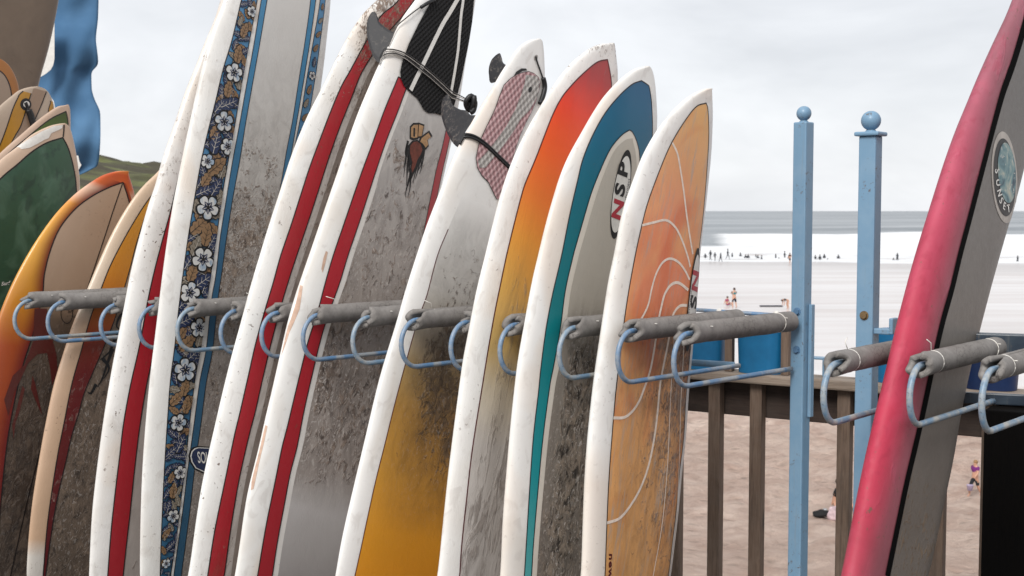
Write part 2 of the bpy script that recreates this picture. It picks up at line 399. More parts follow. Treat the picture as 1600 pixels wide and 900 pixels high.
    def ribbon(s, name, left, right, mat, off=.0006, cols=10, mirror=False, z0=None, z1=None, parent=None, ds=.015, pins=None, pinw=.0035, pinmat=None):
        lf = s.frac(left) if not isinstance(left, (int, float)) else np.array([(0, left), (s.L, left)])
        rf = s.frac(right) if not isinstance(right, (int, float)) else np.array([(0, right), (s.L, right)])
        hi = min([a[-1, 0] for a, src in ((lf, left), (rf, right)) if not isinstance(src, (int, float))] or [s.L*.97])
        if z1 is not None: hi = z1
        lo = .06 if z0 is None else z0
        n = max(8, int((hi-lo)/ds)); qq = np.linspace(0, 1, n); zs = hi-(hi-lo)*qq**1.6
        objs = []
        for sg in ((1, -1) if mirror else (1,)):
            vs = []; fs = []
            fl = np.clip(np.interp(zs, lf[:, 0], lf[:, 1]), -.985, .985); fr = np.clip(np.interp(zs, rf[:, 0], rf[:, 1]), -.985, .985)
            if sg < 0: fl, fr = -fr, -fl
            for z, a, b in zip(zs, fl, fr):
                c, hw = s.prof(z); b = max(a+.001, b)
                for j in range(cols+1): vs.append(s.pos(c+hw*(a+(b-a)*j/cols), z, off))
            for i in range(len(zs)-1):
                for j in range(cols):
                    k = i*(cols+1)+j; fs.append((k, k+1, k+cols+2, k+cols+1))
            o = mesh_obj(name, vs, fs, mat, parent or s.root); objs.append(o)
            o.data.attributes.new('across', 'FLOAT', 'POINT').data.foreach_set('value', [j/cols for _ in zs for j in range(cols+1)])
            if pins:
                ls = []
                for which in pins:
                    fc = {'l': fl, 'r': fr}[which]
                    ls.append([(s.prof(z)[0]+s.prof(z)[1]*f, z) for z, f in zip(zs, fc)])
                if pins == 'lr' and abs(fr[0]-fl[0]) < .25: ls = [ls[0][::-1]+ls[1]]
                s.lines('pinline', ls, pinw, pinmat or M['pin'], off+.0005)
        return objs[0]
    def lines(s, name, ls, w, mat, off=.0012, parent=None, px=False, taper=False):
        V = []; F = []
        for l in ls:
            if px: l = [s.uv(*p) for p in crom(l, 6)]
            l = [Vector(p) for p in l]; n = len(l)
            for i, p in enumerate(l):
                t = (l[min(i+1, n-1)]-l[max(i-1, 0)]); t = t.normalized() if t.length > 1e-9 else Vector((0, 1)); q = Vector((-t.y, t.x))
                ww = w*(1-.85*i/(n-1)) if taper else w
                for k in (-1, 0, 1): V.append(s.pos(*(p+q*ww/2*k), off))
                if i: b = len(V)-6; F += [(b, b+1, b+4, b+3), (b+1, b+2, b+5, b+4)]
        return mesh_obj(name, V, F, mat, parent or s.root)
    def poly_data(s, loops, off, px=True, clamp=None, maxe=.02):
        ls = [[Vector((*((s.uv(*p)) if px else p), 0)) for p in lp] for lp in loops]
        tri = geometry.tessellate_polygon(ls); pts = [p for lp in ls for p in lp]
        return s.sub([p.to_2d() for p in pts], [tuple(t) for t in tri], off, clamp, maxe)
    def sub(s, pts, tri, off, clamp=None, maxe=.02):
        bm = bmesh.new(); vs = [bm.verts.new((p[0], p[1], 0)) for p in pts]
        for t in tri:
            if len(set(t)) == 3:
                try: bm.faces.new([vs[i] for i in t])
                except ValueError: pass
        for _ in range(4):
            es = [e for e in bm.edges if e.calc_length() > maxe]
            if not es: break
            bmesh.ops.subdivide_edges(bm, edges=es, cuts=1); bmesh.ops.triangulate(bm, faces=[f for f in bm.faces if len(f.verts) > 3])
        bm.verts.index_update(); V = []
        for v in bm.verts:
            x, z = v.co.x, v.co.y
            if clamp: a, b = clamp(z); x = min(max(x, a), b)
            V.append(s.pos(x, z, off))
        F = [tuple(v.index for v in f.verts) for f in bm.faces]; bm.free(); return V, F
    def poly(s, name, loops, mat, off=.001, px=True, parent=None, clamp=None):
        V, F = s.poly_data(loops, off, px, clamp); return mesh_obj(name, V, F, mat, parent or s.root)
    def multi(s, name, items, mats, parent=None, clamp=None, px=False, maxe=.02):
        """items: (loops, mat index, offset)"""
        V = []; F = []; MI = []
        for loops, mi, off in items:
            v, f = s.poly_data(loops, off, px, clamp, maxe); o = len(V); V += v; F += [tuple(i+o for i in q) for q in f]; MI += [mi]*len(f)
        return mesh_obj(name, V, F, mats, parent or s.root, True, MI)
    def text(s, name, string, c, U, Vv, mat, off=.0022, bold=.03, shear=.2, parent=None, spacing=1.0):
        """text centred on px c; U = px vector of one text height along the line, Vv = px vector of one text height up"""
        cu = bpy.data.curves.new('lettering', 'FONT'); cu.body = string; cu.align_x = 'CENTER'; cu.align_y = 'CENTER'; cu.offset = bold; cu.shear = shear
        cu.resolution_u = 4; cu.space_character = spacing
        ob = bpy.data.objects.new('lettering', cu); me = ob.to_mesh(); 
        pts = [(v.co.x, v.co.y) for v in me.vertices]; me.calc_loop_triangles(); tri = [tuple(t.vertices) for t in me.loop_triangles]
        ob.to_mesh_clear(); bpy.data.objects.remove(ob)
        p2 = [s.uv(c[0]+U[0]*x+Vv[0]*y, c[1]+U[1]*x+Vv[1]*y) for x, y in pts]
        V, F = s.sub(p2, tri, off); return mesh_obj(name, V, F, mat, parent or s.root)
    def fin(s, pts, x0, mat, thick=.008, cant=0.0):
        ps = []
        for px, py in crom(pts+[pts[0]], 4)[:-1]:
            d = s.R3 @ ray(px, py); t = (x0+cant*s.T/2-s.camL.x-cant*s.camL.y)/(d.x+cant*d.y); ps.append((s.camL.y+d.y*t, s.camL.z+d.z*t))
        n = len(ps); cy = sum(p[0] for p in ps)/n; cz = sum(p[1] for p in ps)/n
        X_ = lambda y: x0-cant*(y-s.T/2)
        vs = [(X_(y), y, z) for y, z in ps]+[(X_(cy+(y-cy)*.8)-thick/2, cy+(y-cy)*.8, cz+(z-cz)*.8) for y, z in ps]+[(X_(cy+(y-cy)*.8)+thick/2, cy+(y-cy)*.8, cz+(z-cz)*.8) for y, z in ps]
        fs = []
        for i in range(n):
            k = (i+1) % n; fs += [(i, k, n+k, n+i), (k, i, 2*n+i, 2*n+k)]
        fs += [tuple(range(n, 2*n)), tuple(range(3*n-1, 2*n-1, -1))]
        return mesh_obj('fin', vs, fs, mat, s.root, smooth=False)
def ell(c, U, V, n=40, a0=0, a1=2*math.pi):
    return [(c[0]+U[0]*math.cos(a0+(a1-a0)*i/n)+V[0]*math.sin(a0+(a1-a0)*i/n), c[1]+U[1]*math.cos(a0+(a1-a0)*i/n)+V[1]*math.sin(a0+(a1-a0)*i/n)) for i in range(n)]
def slot(a, b): return (tip_at(a)+tip_at(b))/2

# ================================================================== the setting
def ground_mats():
    # dry and wet sand in one material, told apart by the distance from the water's edge
    t = NT('beach_sand'); x, y, z = t.sep()
    yy = t.math('ADD', y, t.math('MULTIPLY', t.math('SUBTRACT', t.noise(.05, 3, .5), .5), 26))
    wet = t.n('MapRange'); t.l(yy, wet.inputs[0]); wet.inputs[1].default_value = 54; wet.inputs[2].default_value = 66
    n = t.noise(.9, 7, .65, .5); n2 = t.noise(.16, 4, .6, .3, t.map((.5, 1.4, 1)))
    dry = t.mix(t.ramp(n, [(.35, 0.), (.65, 1.)]), lin(206, 176, 160), lin(240, 216, 200))
    dry = t.mix(t.math('MULTIPLY', t.ramp(n2, [(.42, 0.), (.6, 1.)]), .25), dry, lin(166, 140, 124))
    w2 = t.noise(.35, 4, .6, .2, t.map((.12, 1, 1))); w3 = t.noise(.03, 3, .5, 0, t.map((.3, 1, 1)))
    wetc = t.mix(t.ramp(w2, [(.4, 0.), (.65, 1.)]), lin(214, 210, 208), lin(200, 192, 188))
    wetc = t.mix(t.math('MULTIPLY', t.ramp(w3, [(.5, 0.), (.62, 1.)]), .5), wetc, lin(170, 160, 154))
    sh = t.n('MapRange'); t.l(yy, sh.inputs[0]); sh.inputs[1].default_value = 165; sh.inputs[2].default_value = 205
    wetc = t.mix(t.math('MULTIPLY', sh.outputs[0], .55), wetc, lin(150, 143, 139))
    wl = t.ramp(t.noise(.06, 5, .6, .3, t.map((.1, 1, 1), loc=(2, 5, 0))), [(.55, 0.), (.6, 1.), (.64, .2)])
    wetc = t.mix(t.math('MULTIPLY', wl, .35), wetc, lin(168, 152, 142))
    dent = t.ramp(t.vor(1.7, t.map((1, 1.5, 1))), [(.0, 0.), (.35, 1.)])
    dry = t.mix(t.math('MULTIPLY', t.math('SUBTRACT', 1.0, dent), .3), dry, lin(126, 102, 84))
    col = t.mix(wet.outputs[0], dry, wetc); rg = t.math('SUBTRACT', .95, t.math('MULTIPLY', wet.outputs[0], .66))
    b = t.bump(t.math('MULTIPLY', t.math('ADD', t.noise(3.2, 9, .8, .4), t.math('MULTIPLY', dent, .5)), t.math('SUBTRACT', 1.0, wet.outputs[0])), 1.0, .35)
    sand = t.fin(col, rg, b, 0, 0, .5)
    t = NT('sea_water'); x, y, z = t.sep()
    foam_big = t.noise(.035, 6, .65, .6, t.map((.35, 1, 1))); fine = t.noise(.12, 6, .7, .3, t.map((.25, 1, 1)))
    edge = t.math('ADD', y, t.math('MULTIPLY', t.math('SUBTRACT', foam_big, .5), 30))
    m = t.n('MapRange'); t.l(edge, m.inputs[0]); m.inputs[1].default_value = 326; m.inputs[2].default_value = 338; m.inputs[3].default_value = 1; m.inputs[4].default_value = 0
    foam = t.math('MULTIPLY', m.outputs[0], t.ramp(fine, [(.22, .72), (.42, 1.)]))
    streak = t.ramp(t.noise(.012, 5, .7, .2, t.map((.12, 1, 1), loc=(3, 0, 0))), [(.60, 0.), (.66, .5)])
    foam = t.math('MAXIMUM', foam, streak)
    deep = t.mix(t.ramp(t.noise(.022, 5, .65, .2, t.map((.1, 1, 1))), [(.36, 0.), (.64, 1.)]), lin(100, 107, 112), lin(158, 162, 165))
    # the grey-green face of the wave where it has not broken yet
    un = t.n('MapRange'); t.l(t.math('ADD', x, t.math('MULTIPLY', fine, 8)), un.inputs[0]); un.inputs[1].default_value = 53; un.inputs[2].default_value = 57; un.inputs[3].default_value = 1; un.inputs[4].default_value = 0
    fr_ = t.n('MapRange'); t.l(t.math('ADD', y, t.math('MULTIPLY', fine, 12)), fr_.inputs[0]); fr_.inputs[1].default_value = 306; fr_.inputs[2].default_value = 311
    foam = t.math('MULTIPLY', foam, t.math('SUBTRACT', 1.0, t.math('MULTIPLY', un.outputs[0], fr_.outputs[0])))
    col = t.mix(foam, deep, lin(216, 217, 218))
    sea = t.fin(col, t.math('ADD', .45, t.math('MULTIPLY', foam, .5)), t.bump(t.noise(.25, 5, .65, 0, t.map((.3, 1, 1))), .6, .8), 0, 0, .4)
    t = NT('headland_turf'); n = t.noise(.02, 6, .62, .8); n2 = t.noise(.007, 4, .6, .6, t.map((1, 2, 1), loc=(50, 3, 0))); n3 = t.noise(.35, 5, .7)
    x, y, z = t.sep()
    col = t.mix(t.ramp(n, [(.38, 0.), (.6, 1.)]), lin(78, 78, 52), lin(112, 116, 74))
    col = t.mix(t.ramp(n2, [(.46, 0.), (.56, .9)]), col, lin(72, 66, 56))
    rock = t.math('MULTIPLY', t.ramp(t.noise(.09, 6, .7, .5), [(.5, 0.), (.56, 1.)]), t.ramp(t.math('MULTIPLY', z, .05), [(0., 1.), (.2, 0.)]))
    col = t.mix(rock, col, lin(118, 108, 100)); col = t.mix(t.math('MULTIPLY', t.ramp(n3, [(.4, 0.), (.7, 1.)]), .4), col, lin(58, 60, 44))
    hill = t.fin(col, .95, t.bump(n3, .8, .6), 0, 0, .2)
    return sand, sea, hill
sand_m, sea_m, hill_m = ground_mats()
SAND = CAMH-8.5
def grid(name, x0, x1, y0, y1, nx, ny, fz, mat, kind='structure', ygeo=1.0):
    vs = []; fs = []
    for j in range(ny+1):
        y = y0+(y1-y0)*(j/ny)**ygeo
        for i in range(nx+1):
            x = x0+(x1-x0)*i/nx; vs.append((x, y, fz(x, y)))
    for j in range(ny):
        for i in range(nx):
            k = j*(nx+1)+i; fs.append((k, k+1, k+nx+2, k+nx+1))
    o = mesh_obj(name, vs, fs, mat); tag(o, kind=kind); return o
def beach_z(x, y):
    d = noise.fractal(Vector((x*.9, y*1.1, 3)), 1.0, 2.0, 4)*.2+noise.noise(Vector((x*.15, y*.3, 0)))*.22
    k = max(0, min(1, (62-y)/14)); e = min(1, max(0, (x-4)/2), max(0, (31-x)/2))
    return SAND + k*d*e
def flat_beach():
    # one sheet: fine cells where the fence shows it, coarse ones to the horizon
    xs = [-2500, -900, -400, -150, -60, -20, 0]+[4+.18*i for i in range(151)]+[34, 45, 70, 150, 400, 900, 2500]
    ys = [-400, -100, -20, 5, 18, 24]+[26+.22*i for i in range(165)]+[66, 75, 90, 110, 140, 180, 225, 260]
    vs = [(x, y, beach_z(x, y)) for y in ys for x in xs]; n = len(xs)
    fs = [(j*n+i, j*n+i+1, (j+1)*n+i+1, (j+1)*n+i) for j in range(len(ys)-1) for i in range(n-1)]
    tag(mesh_obj('sand_beach', vs, fs, sand_m), kind='structure')
flat_beach()
def sea_z(x, y):
    b = SAND+.05+max(0, (y-212))*.0
    c = 318+6*math.sin(x*.018)+4*math.sin(x*.05+1)                     # crest of the breaking wave
    h = (2.5+1.0*noise.noise(Vector((x*.035, 0, 0)))+.5*noise.noise(Vector((x*.11, 4, 0))))
    d = (y-c); w = math.exp(-(d/9)**2) if d < 0 else math.exp(-(d/16)**2)
    rough = noise.fractal(Vector((x*.12, y*.2, 0)), 1, 2, 3)*.32*(1 if y < c else .5)
    far = .9*math.sin(y*.055+math.sin(x*.004)*2)*min(1, max(0, (y-345)/60))*min(1, 900/max(y, 1))
    c2 = 262+5*math.sin(x*.03+2); w2 = .8*math.exp(-((y-c2)/6)**2)
    return b+h*w+(rough if y > 225 else rough*max(0, (y-212)/13))+far+w2
sea_o = grid('sea', -700, 700, 211, 1100, 240, 260, sea_z, sea_m, ygeo=1.7)
for v in sea_o.data.vertices:                                          # the wash runs up the sand in tongues
    if v.co.y < 245:
        k = (245-v.co.y)/34; v.co.y += k*(14*noise.noise(Vector((v.co.x*.022, 3, 0)))+6*noise.noise(Vector((v.co.x*.09, 7, 0)))-4); v.co.z -= .12*max(0, k-.9)*10

vs = [(-9000, 1098, SAND), (9000, 1098, SAND), (9000, 8800, SAND), (-9000, 8800, SAND)]
tag(mesh_obj('far_sea', vs, [(0, 1, 2, 3)], sea_m, smooth=False), kind='structure')
vs = [(-9000, 211, SAND+.03), (-699, 211, SAND+.03), (-699, 1099, SAND+.03), (-9000, 1099, SAND+.03), (699, 211, SAND+.03), (9000, 211, SAND+.03), (9000, 1099, SAND+.03), (699, 1099, SAND+.03)]
tag(mesh_obj('side_sea', vs, [(0, 1, 2, 3), (4, 5, 6, 7)], sea_m, smooth=False), kind='structure')
def hill_z(x, y):
    f = 1/(1+math.exp((x+62)/13)); g = 1/(1+math.exp(-(y-330)/38))
    top = 30+4*math.sin(x*.02)+noise.fractal(Vector((x*.012, y*.012, 1)), 1, 2, 4)*5+(-x-120)*.03
    return SAND-1+f*g*(top-3.5)+max(0, noise.fractal(Vector((x*.05, y*.05, 5)), 1, 2, 5))*3*f*min(1, max(0, (y-215)/60))
grid('headland_hill', -620, -5, 205, 900, 150, 150, hill_z, hill_m)

# the terrace the boards stand on: a slab with a sea-side edge under the fence
FD = Vector((-.846, .533, 0)); FP = at_depth(1275, 583, 4.7); FP.z = 0; FN = Vector((-FD.y, FD.x, 0)); FN = FN if FN.y > 0 else -FN
t = NT('worn_concrete'); n = t.noise(3, 7, .7, .3); n2 = t.noise(120, 4, .7)
conc = t.fin(t.mix(t.ramp(n, [(.35, 0.), (.65, 1.)]), lin(52, 50, 48), lin(72, 69, 65)), .9, t.bump(n2, .5, .002))
def slab(name, a, b, back, thick, z, mat):
    A = FP+FD*a+FN*.12; B = FP+FD*b+FN*.12; q = [A, B, B-FN*back, A-FN*back]
    vs = [(p.x, p.y, z) for p in q]+[(p.x, p.y, z-thick) for p in q]
    return mesh_obj(name, vs, [(3, 2, 1, 0), (4, 5, 6, 7), (0, 1, 5, 4), (1, 2, 6, 5), (2, 3, 7, 6), (3, 0, 4, 7)], mat, smooth=False)
tag(slab('terrace_floor', -30, 40, 30, 9.5, 0, conc), kind='structure')

# ================================================================== timber fence
fence = tag(empty('timber_fence', FP), 'weathered timber balustrade along the terrace edge above the sandy beach', 'fence')
FM = Matrix((FD*-1, Vector((0, 0, 0)), Vector((0, 0, 1)))).transposed()
ang = math.atan2(-FD.y, -FD.x)                               # local x runs to the right along the fence
fence.rotation_euler = (0, 0, ang)
def fence_x(px, py=750):
    h = hit(px, py, FP, FN); return (h-FP).dot(-FD)
zt = hit(1275, 590, FP, FN).z
def fbox(name, x0, x1, y, z0, z1, d, mat, bev=.004, parent=fence):
    return box(name, ((x0+x1)/2, y, (z0+z1)/2), (x1-x0, d, z1-z0), mat, parent, 0, bev)
# top rail in boards with joints
zb = hit(1235, 660, FP, FN).z
segs = [-7.2, -4.8, -2.4, fence_x(1243), fence_x(1243)+2.1, 4.6, 7]
for a, b in zip(segs[:-1], segs[1:]): fbox('handrail', a+.002, b-.002, .02, zt-.036, zt+.001, .135, M['wood_top'], .008)
for a, b in zip(segs[:-1], segs[1:]): fbox('rail_board', a+.003, b-.003, .066, zb, zt-.037, .035, M['wood_dark'])
fbox('bottom_rail', -7.2, 7, .066, .08, .17, .035, M['wood_dark'])
x1 = fence_x(1180); dx = (fence_x(1317)-x1)/2
bal = None
for i in range(-44, 30):
    xx = x1+dx*i
    if xx < -7.1 or xx > 6.9: continue
    if bal is None: bal = fbox('baluster', -.024, .024, 0, .03, zt-.038, .048, M['wood'], .003); o = bal
    else: o = bal.copy(); link(o, fence)
    o.location = (xx+.0, .018, 0)
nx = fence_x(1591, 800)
np_ = fbox('newel_post', nx-.085, nx+.4, -.1, .004, zt-.045, .12, M['wood_shaded'], .004); np_['label'] = 'broad timber post coloured near-black for the shade it stands in'

# ================================================================== racks
ZT, ZB = 1.297, 1.146
def foam_sleeve(parent, k0, k1, z, seed, wd, r=.032, open0=.5, slit=None, droop=0.0):
    rnd = random.Random(seed); nk = 30; na = 26; vs = []; fs = []
    sl = slit if slit is not None else rnd.uniform(1.2, 2.6)
    ties = [k0+.085, k1-.07]
    up = Vector((0, 0, 1)); sd = Vector((wd.y, -wd.x, 0))
    for inner in (0, 1):
        for i in range(nk+1):
            f = i/nk; kk = k0+(k1-k0)*f; op = .06+open0*max(0, 1-f/.16)**1.5
            for j in range(na+1):
                a = sl+op+(2*math.pi-2*op)*j/na
                jag = noise.noise(Vector((math.cos(a)*1.5, math.sin(a)*1.5, seed*3.1)))*.03-.010*math.cos(a-sl-math.pi)
                k = kk+jag*max(0, 1-f/.16)
                rr = r*(1+.03*noise.noise(Vector((kk*14, a*1.2, seed))))
                for tk in ties: rr *= 1-.13*math.exp(-((kk-tk)/.006)**2)
                if inner: rr = min(rr-.013, r*.56)
                flare = 1+.10*max(0, 1-f/.1)
                p = wd*k + sd*(rr*flare*math.cos(a)) + up*(z+rr*flare*math.sin(a)-droop*(1-f)**2)
                vs.append(p)
    n1 = (nk+1)*(na+1)
    for i in range(nk):
        for j in range(na):
            k = i*(na+1)+j; fs.append((k, k+1, k+na+2, k+na+1)); fs.append((n1+k+na+1, n1+k+na+2, n1+k+1, n1+k))
    for j in range(na):
        fs.append((j, n1+j, n1+j+1, j+1)); k = nk*(na+1)+j; fs.append((k, k+1, n1+k+1, n1+k))
    for i in range(nk):
        for j in (0, na):
            k = i*(na+1)+j; q = (k, k+na+1, n1+k+na+1, n1+k); fs.append(q if j == 0 else q[::-1])
    # closed far end
    c = len(vs); vs.append(wd*(k1+.004)+up*z); b = nk*(na+1)
    for j in range(na): fs.append((b+j+1, b+j, c))
    o = mesh_obj('foam_sleeve', vs, fs, M['foam'], parent)
    for ti, tk in enumerate(ties[:1] if seed % 3 else ties):
        path = [wd*tk+sd*(r*.93*math.cos(a))+up*(z+r*.93*math.sin(a)) for a in np.linspace(0, 2*math.pi, 22)]
        tail = [path[6], path[6]+up*.02+wd*rnd.uniform(-.02, .005), path[6]+up*.03+wd*rnd.uniform(-.04, 0)] if ti == 0 and rnd.random() < .45 else [path[2], path[2]+sd*.01]
        tubes('cable_tie', [path, tail], .0013, M['tie'], parent, 5)
    return o
def make_arm(root, tip, wd, seed, length=.62, zt=ZT, zb=ZB, mat=None, foam=True, fr=.032, tr=.0078, k0=.055, dz=0.0, splay=0.0):
    """a bent tube arm: loop in front, foam on its upper bar"""
    rel = tip-root.location; rad = (zt-zb)/2; zc = (zt+zb)/2; path = []
    r0 = rad*.9
    path.append(wd*length+Vector((0, 0, zt+dz)))
    for f in np.linspace(.1, .9, 7): path.append(wd*(length+(r0-length)*f)+Vector((0, 0, zt+dz*(1-f))))
    for a in np.linspace(90, 270, 17):
        c = R(a); e = 1.0; path.append(wd*(r0+r0*math.cos(c)*(1 if a < 180 else 1))+Vector((0, 0, zc+rad*math.sin(c))))
    for f in np.linspace(.1, 1, 8): path.append(wd*(r0+(length-r0)*f)+Vector((0, 0, zb-splay*f)))
    v, f = tube_data(path, tr, 12)
    o = mesh_obj('arm', v, f, mat or M['arm'], root); o.location = (rel.x, rel.y, -root.location.z)
    if foam: foam_sleeve(o, k0, length-.012, zt+.001, seed, wd, fr)
    return o
rackP = tip_at(1054)
r1 = tag(empty('surfboard_rack', (rackP.x, rackP.y, 0)), 'long blue steel rack with foam-covered arms holding the row of surfboards', 'surfboard rack')
tips = [1054, 966, 874, 781, 704, 626, 550, 472, 407, 343, 275, 215, 155, 72, 20]
for i, x in enumerate(tips):
    make_arm(r1, tip_at(x), WD, 3+i*5, mat=M['arm'] if i % 4 != 2 else M['arm_worn'], dz=-.012, length=.62)
ends = [tip_at(x)+WD*.62 for x in (958, 72)]
rl = [Vector((ends[0].x, ends[0].y, ZT-.012))-r1.location, Vector((ends[1].x, ends[1].y, ZT-.012))-r1.location]
tube('back_rail', [Vector((p.x, p.y, ZT-.012)) for p in rl], .011, M['post'], r1, 12)
tube('back_rail', [Vector((p.x, p.y, ZB)) for p in rl], .011, M['post'], r1, 12)
for ex in (ends[1], tip_at(550)+WD*.62):
    q = ex-r1.location; o = box('support_leg', (q.x, q.y, ZT/2-.02), (.045, .045, ZT-.03), M['post'], r1, -R(44), .004)
def post(root, base, w, h, rot, ballr, cap, bolts):
    rel = base-root.location
    p = box('post', (0, 0, h/2), (w, w, h), M['post'], root, 0, .004); p.location = (rel.x, rel.y, 0); p.rotation_euler = (0, 0, rot)
    n = 14; prof = [(.0001+ballr*math.sin(math.pi*i/n), ballr-ballr*math.cos(math.pi*i/n)) for i in range(1, n)]
    lathe('ball_finial', (0, 0, h+(.016 if cap else .004)), [(w*.38, -.006), (ballr*.45, .002)]+prof, M['post'], p, 28)
    if cap: box('cap_plate', (0, 0, h+.006), (w*1.42, w*1.42, .012), M['post'], p, 0, .004)
    for (z, m) in bolts:
        bm = bmesh.new(); bmesh.ops.create_cone(bm, cap_ends=True, segments=6, radius1=.0105, radius2=.0095, depth=.008, matrix=Matrix.Translation((0, -w/2-.004, z)) @ Matrix.Rotation(R(90), 4, 'X'))
        bmesh.ops.create_cone(bm, cap_ends=True, segments=16, radius1=.013, radius2=.013, depth=.002, matrix=Matrix.Translation((0, -w/2-.001, z)) @ Matrix.Rotation(R(90), 4, 'X'))
        me = bpy.data.meshes.new('bolt'); bm.to_mesh(me); bm.free(); me.materials.append(m); link(bpy.data.objects.new('bolt', me), p)
    return p
rot1 = -R(44)
pb = at_depth(1251, 550, 4.07); pb.z = 0
ztop = at_depth(1256, 191, 4.07).z
p1 = post(r1, pb, .0475, ztop, rot1, .0235, False, [(at_depth(1, 487, 4.05).z, M['bolt']), (at_depth(1, 547, 4.05).z, M['bolt'])])
fl = box('flange', (.031, .012, at_depth(1, 563, 4.07).z), (.012, .02, .36), M['post'], p1, 0, .002)
# bent bracket on the handrail behind the post
bz = at_depth(1280, 560, 4.6).z
br = tag(empty('bent_bracket', at_depth(1281, 583, 4.62)), 'small bent blue-grey bracket standing on the handrail right of the square-topped post', 'bracket')
br.rotation_euler = (0, 0, ang)
box('top_plate', (-.012, 0, .055), (.062, .05, .007), M['post'], br, 0, .002)
box('side_plate', (.02, 0, .022), (.007, .05, .062), M['post'], br, 0, .002)

q1, q2, q3 = at_depth(1296, 0, 3.04), at_depth(1433, 0, 3.01), at_depth(1548, 0, 2.92)
r2P = Vector((q2.x, q2.y, 0))
r2 = tag(empty('surfboard_rack', r2P), 'shorter blue steel rack on the right holding the pink and grey surfboard', 'surfboard rack')
ZT2, ZB2 = CAMH-.372, CAMH-.516
for i, q in enumerate((q1, q2, q3)):
    make_arm(r2, Vector((q.x, q.y, 0)), W2, 41+7*i, zt=ZT2, zb=ZB2, mat=M['arm_worn'], length=.60, tr=.0078, dz=.004, fr=.029)
a_ = Vector((q1.x, q1.y, 0))+W2*.6; b_ = Vector((q3.x, q3.y, 0))+W2*.6; dd = (b_-a_).normalized()
a2 = a_-dd*.03; b2 = b_+dd*.9
def sqbar(name, A, B, z, w, h, mat, root, bev=.003):
    c = (A+B)/2-root.location; d = B-A
    return box(name, (c.x, c.y, z), (d.length, w, h), mat, root, math.atan2(d.y, d.x), bev)
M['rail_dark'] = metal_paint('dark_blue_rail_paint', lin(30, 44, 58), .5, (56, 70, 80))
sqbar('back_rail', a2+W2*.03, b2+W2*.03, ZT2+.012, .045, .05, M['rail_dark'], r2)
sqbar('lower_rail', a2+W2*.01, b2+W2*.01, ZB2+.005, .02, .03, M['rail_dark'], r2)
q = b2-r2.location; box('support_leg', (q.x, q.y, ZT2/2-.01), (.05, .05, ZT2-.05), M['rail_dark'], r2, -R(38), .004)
pb2 = at_depth(1354, 600, 3.6); pb2.z = 0; zt2 = at_depth(1358, 213, 3.6).z
p2 = post(r2, pb2, .05, zt2, -R(38), .0275, True, [(at_depth(1, 493, 3.58).z, M['rust']), (at_depth(1, 554, 3.58).z, M['bolt'])])
box('weld_bracket', (.045, .0, at_depth(1, 516, 3.6).z), (.05, .03, .016), M['post'], p2, 0, .003)
box('weld_bracket', (.075, .0, at_depth(1, 507, 3.6).z), (.012, .04, .045), M['post'], p2, 0, .003)

# planters and the tube they are tied to, on the handrail
def planter(px0, px1, pytop, label, mat, dy=.06):
    xa, xb = fence_x(px0, 560), fence_x(px1, 560); w = xb-xa
    base = FP-FD*((xa+xb)/2)+FN*(.03+dy*0)
    o = tag(empty('planter', (base.x, base.y, zt+.002)), label, 'planter', 'blue planters on the handrail'); o.rotation_euler = (0, 0, ang)
    h = at_depth((px0+px1)/2, pytop, base.y).z-zt
    bm = bmesh.new(); box_bm(bm, Matrix.Translation((0, 0, h/2)), (w, .125, h), 0)
    for v in bm.verts:
        if v.co.z < h/2: v.co.x *= .93; v.co.y *= .93
    es = [e for e in bm.edges if abs(e.verts[0].co.z-e.verts[1].co.z) > h/2]
    bmesh.ops.bevel(bm, geom=es, offset=.05, segments=8, affect='EDGES', profile=.5)
    top = max(bm.faces, key=lambda f: f.calc_center_median().z)
    r = bmesh.ops.inset_region(bm, faces=[top], thickness=.005)
    bmesh.ops.translate(bm, verts=list({v for v in top.verts}), vec=(0, 0, -.02))
    me = bpy.data.meshes.new('pot'); bm.to_mesh(me); bm.free(); me.materials.append(mat); pot = link(bpy.data.objects.new('pot', me), o)
    me.polygons.foreach_set('use_smooth', [True]*len(me.polygons)); me.set_sharp_from_angle(angle=R(40))
    vs = []; fs = []; nx_, ny_ = 12, 8
    for j in range(ny_+1):
        for i in range(nx_+1):
            x = (i/nx_-.5)*(w-.03); y = (j/ny_-.5)*.095; e = max(abs(i/nx_-.5), abs(j/ny_-.5))*2
            vs.append((x, y, h-.004-.012*e**3+.006*noise.noise(Vector((x*40, y*40, px0)))))
    for j in range(ny_):
        for i in range(nx_): k = j*(nx_+1)+i; fs.append((k, k+1, k+nx_+2, k+nx_+1))
    mesh_obj('sand_fill', vs, fs, M['salt'], o)
    return o
planter(1062, 1128, 500, 'dark blue planter on the handrail, half hidden by the orange surfboard', M['bin'])
planter(1150, 1222, 497, 'bright blue planter of pale sand on the handrail left of the square-topped post', M['bin'])
planter(1366, 1450, 516, 'bright blue planter right of the flat-capped post, partly behind the pink surfboard', M['bin'])
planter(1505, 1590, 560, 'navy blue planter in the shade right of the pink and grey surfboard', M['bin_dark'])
for px, lab in ((1140, 'short timber stake on the handrail between the two left blue planters'), (1228, 'short timber stake on the handrail between blue planter and square-topped post')):
    x = fence_x(px, 560); base = FP-FD*x; 
    hh = at_depth(px, 500, base.y).z-zt
    o = box('timber_stake', (0, 0, hh/2), (.03, .03, hh), M['wood'], None, 0, .002); o.location = (base.x, base.y, zt+.002); o.rotation_euler = (0, 0, ang); tag(o, lab, 'stake', 'short timber stakes on the handrail')
pA = FP-FD*fence_x(1020, 560)+FN*.11; pB = FP-FD*fence_x(1243, 560)+FN*.11
zA = at_depth(1087, 491, pA.y-.2).z
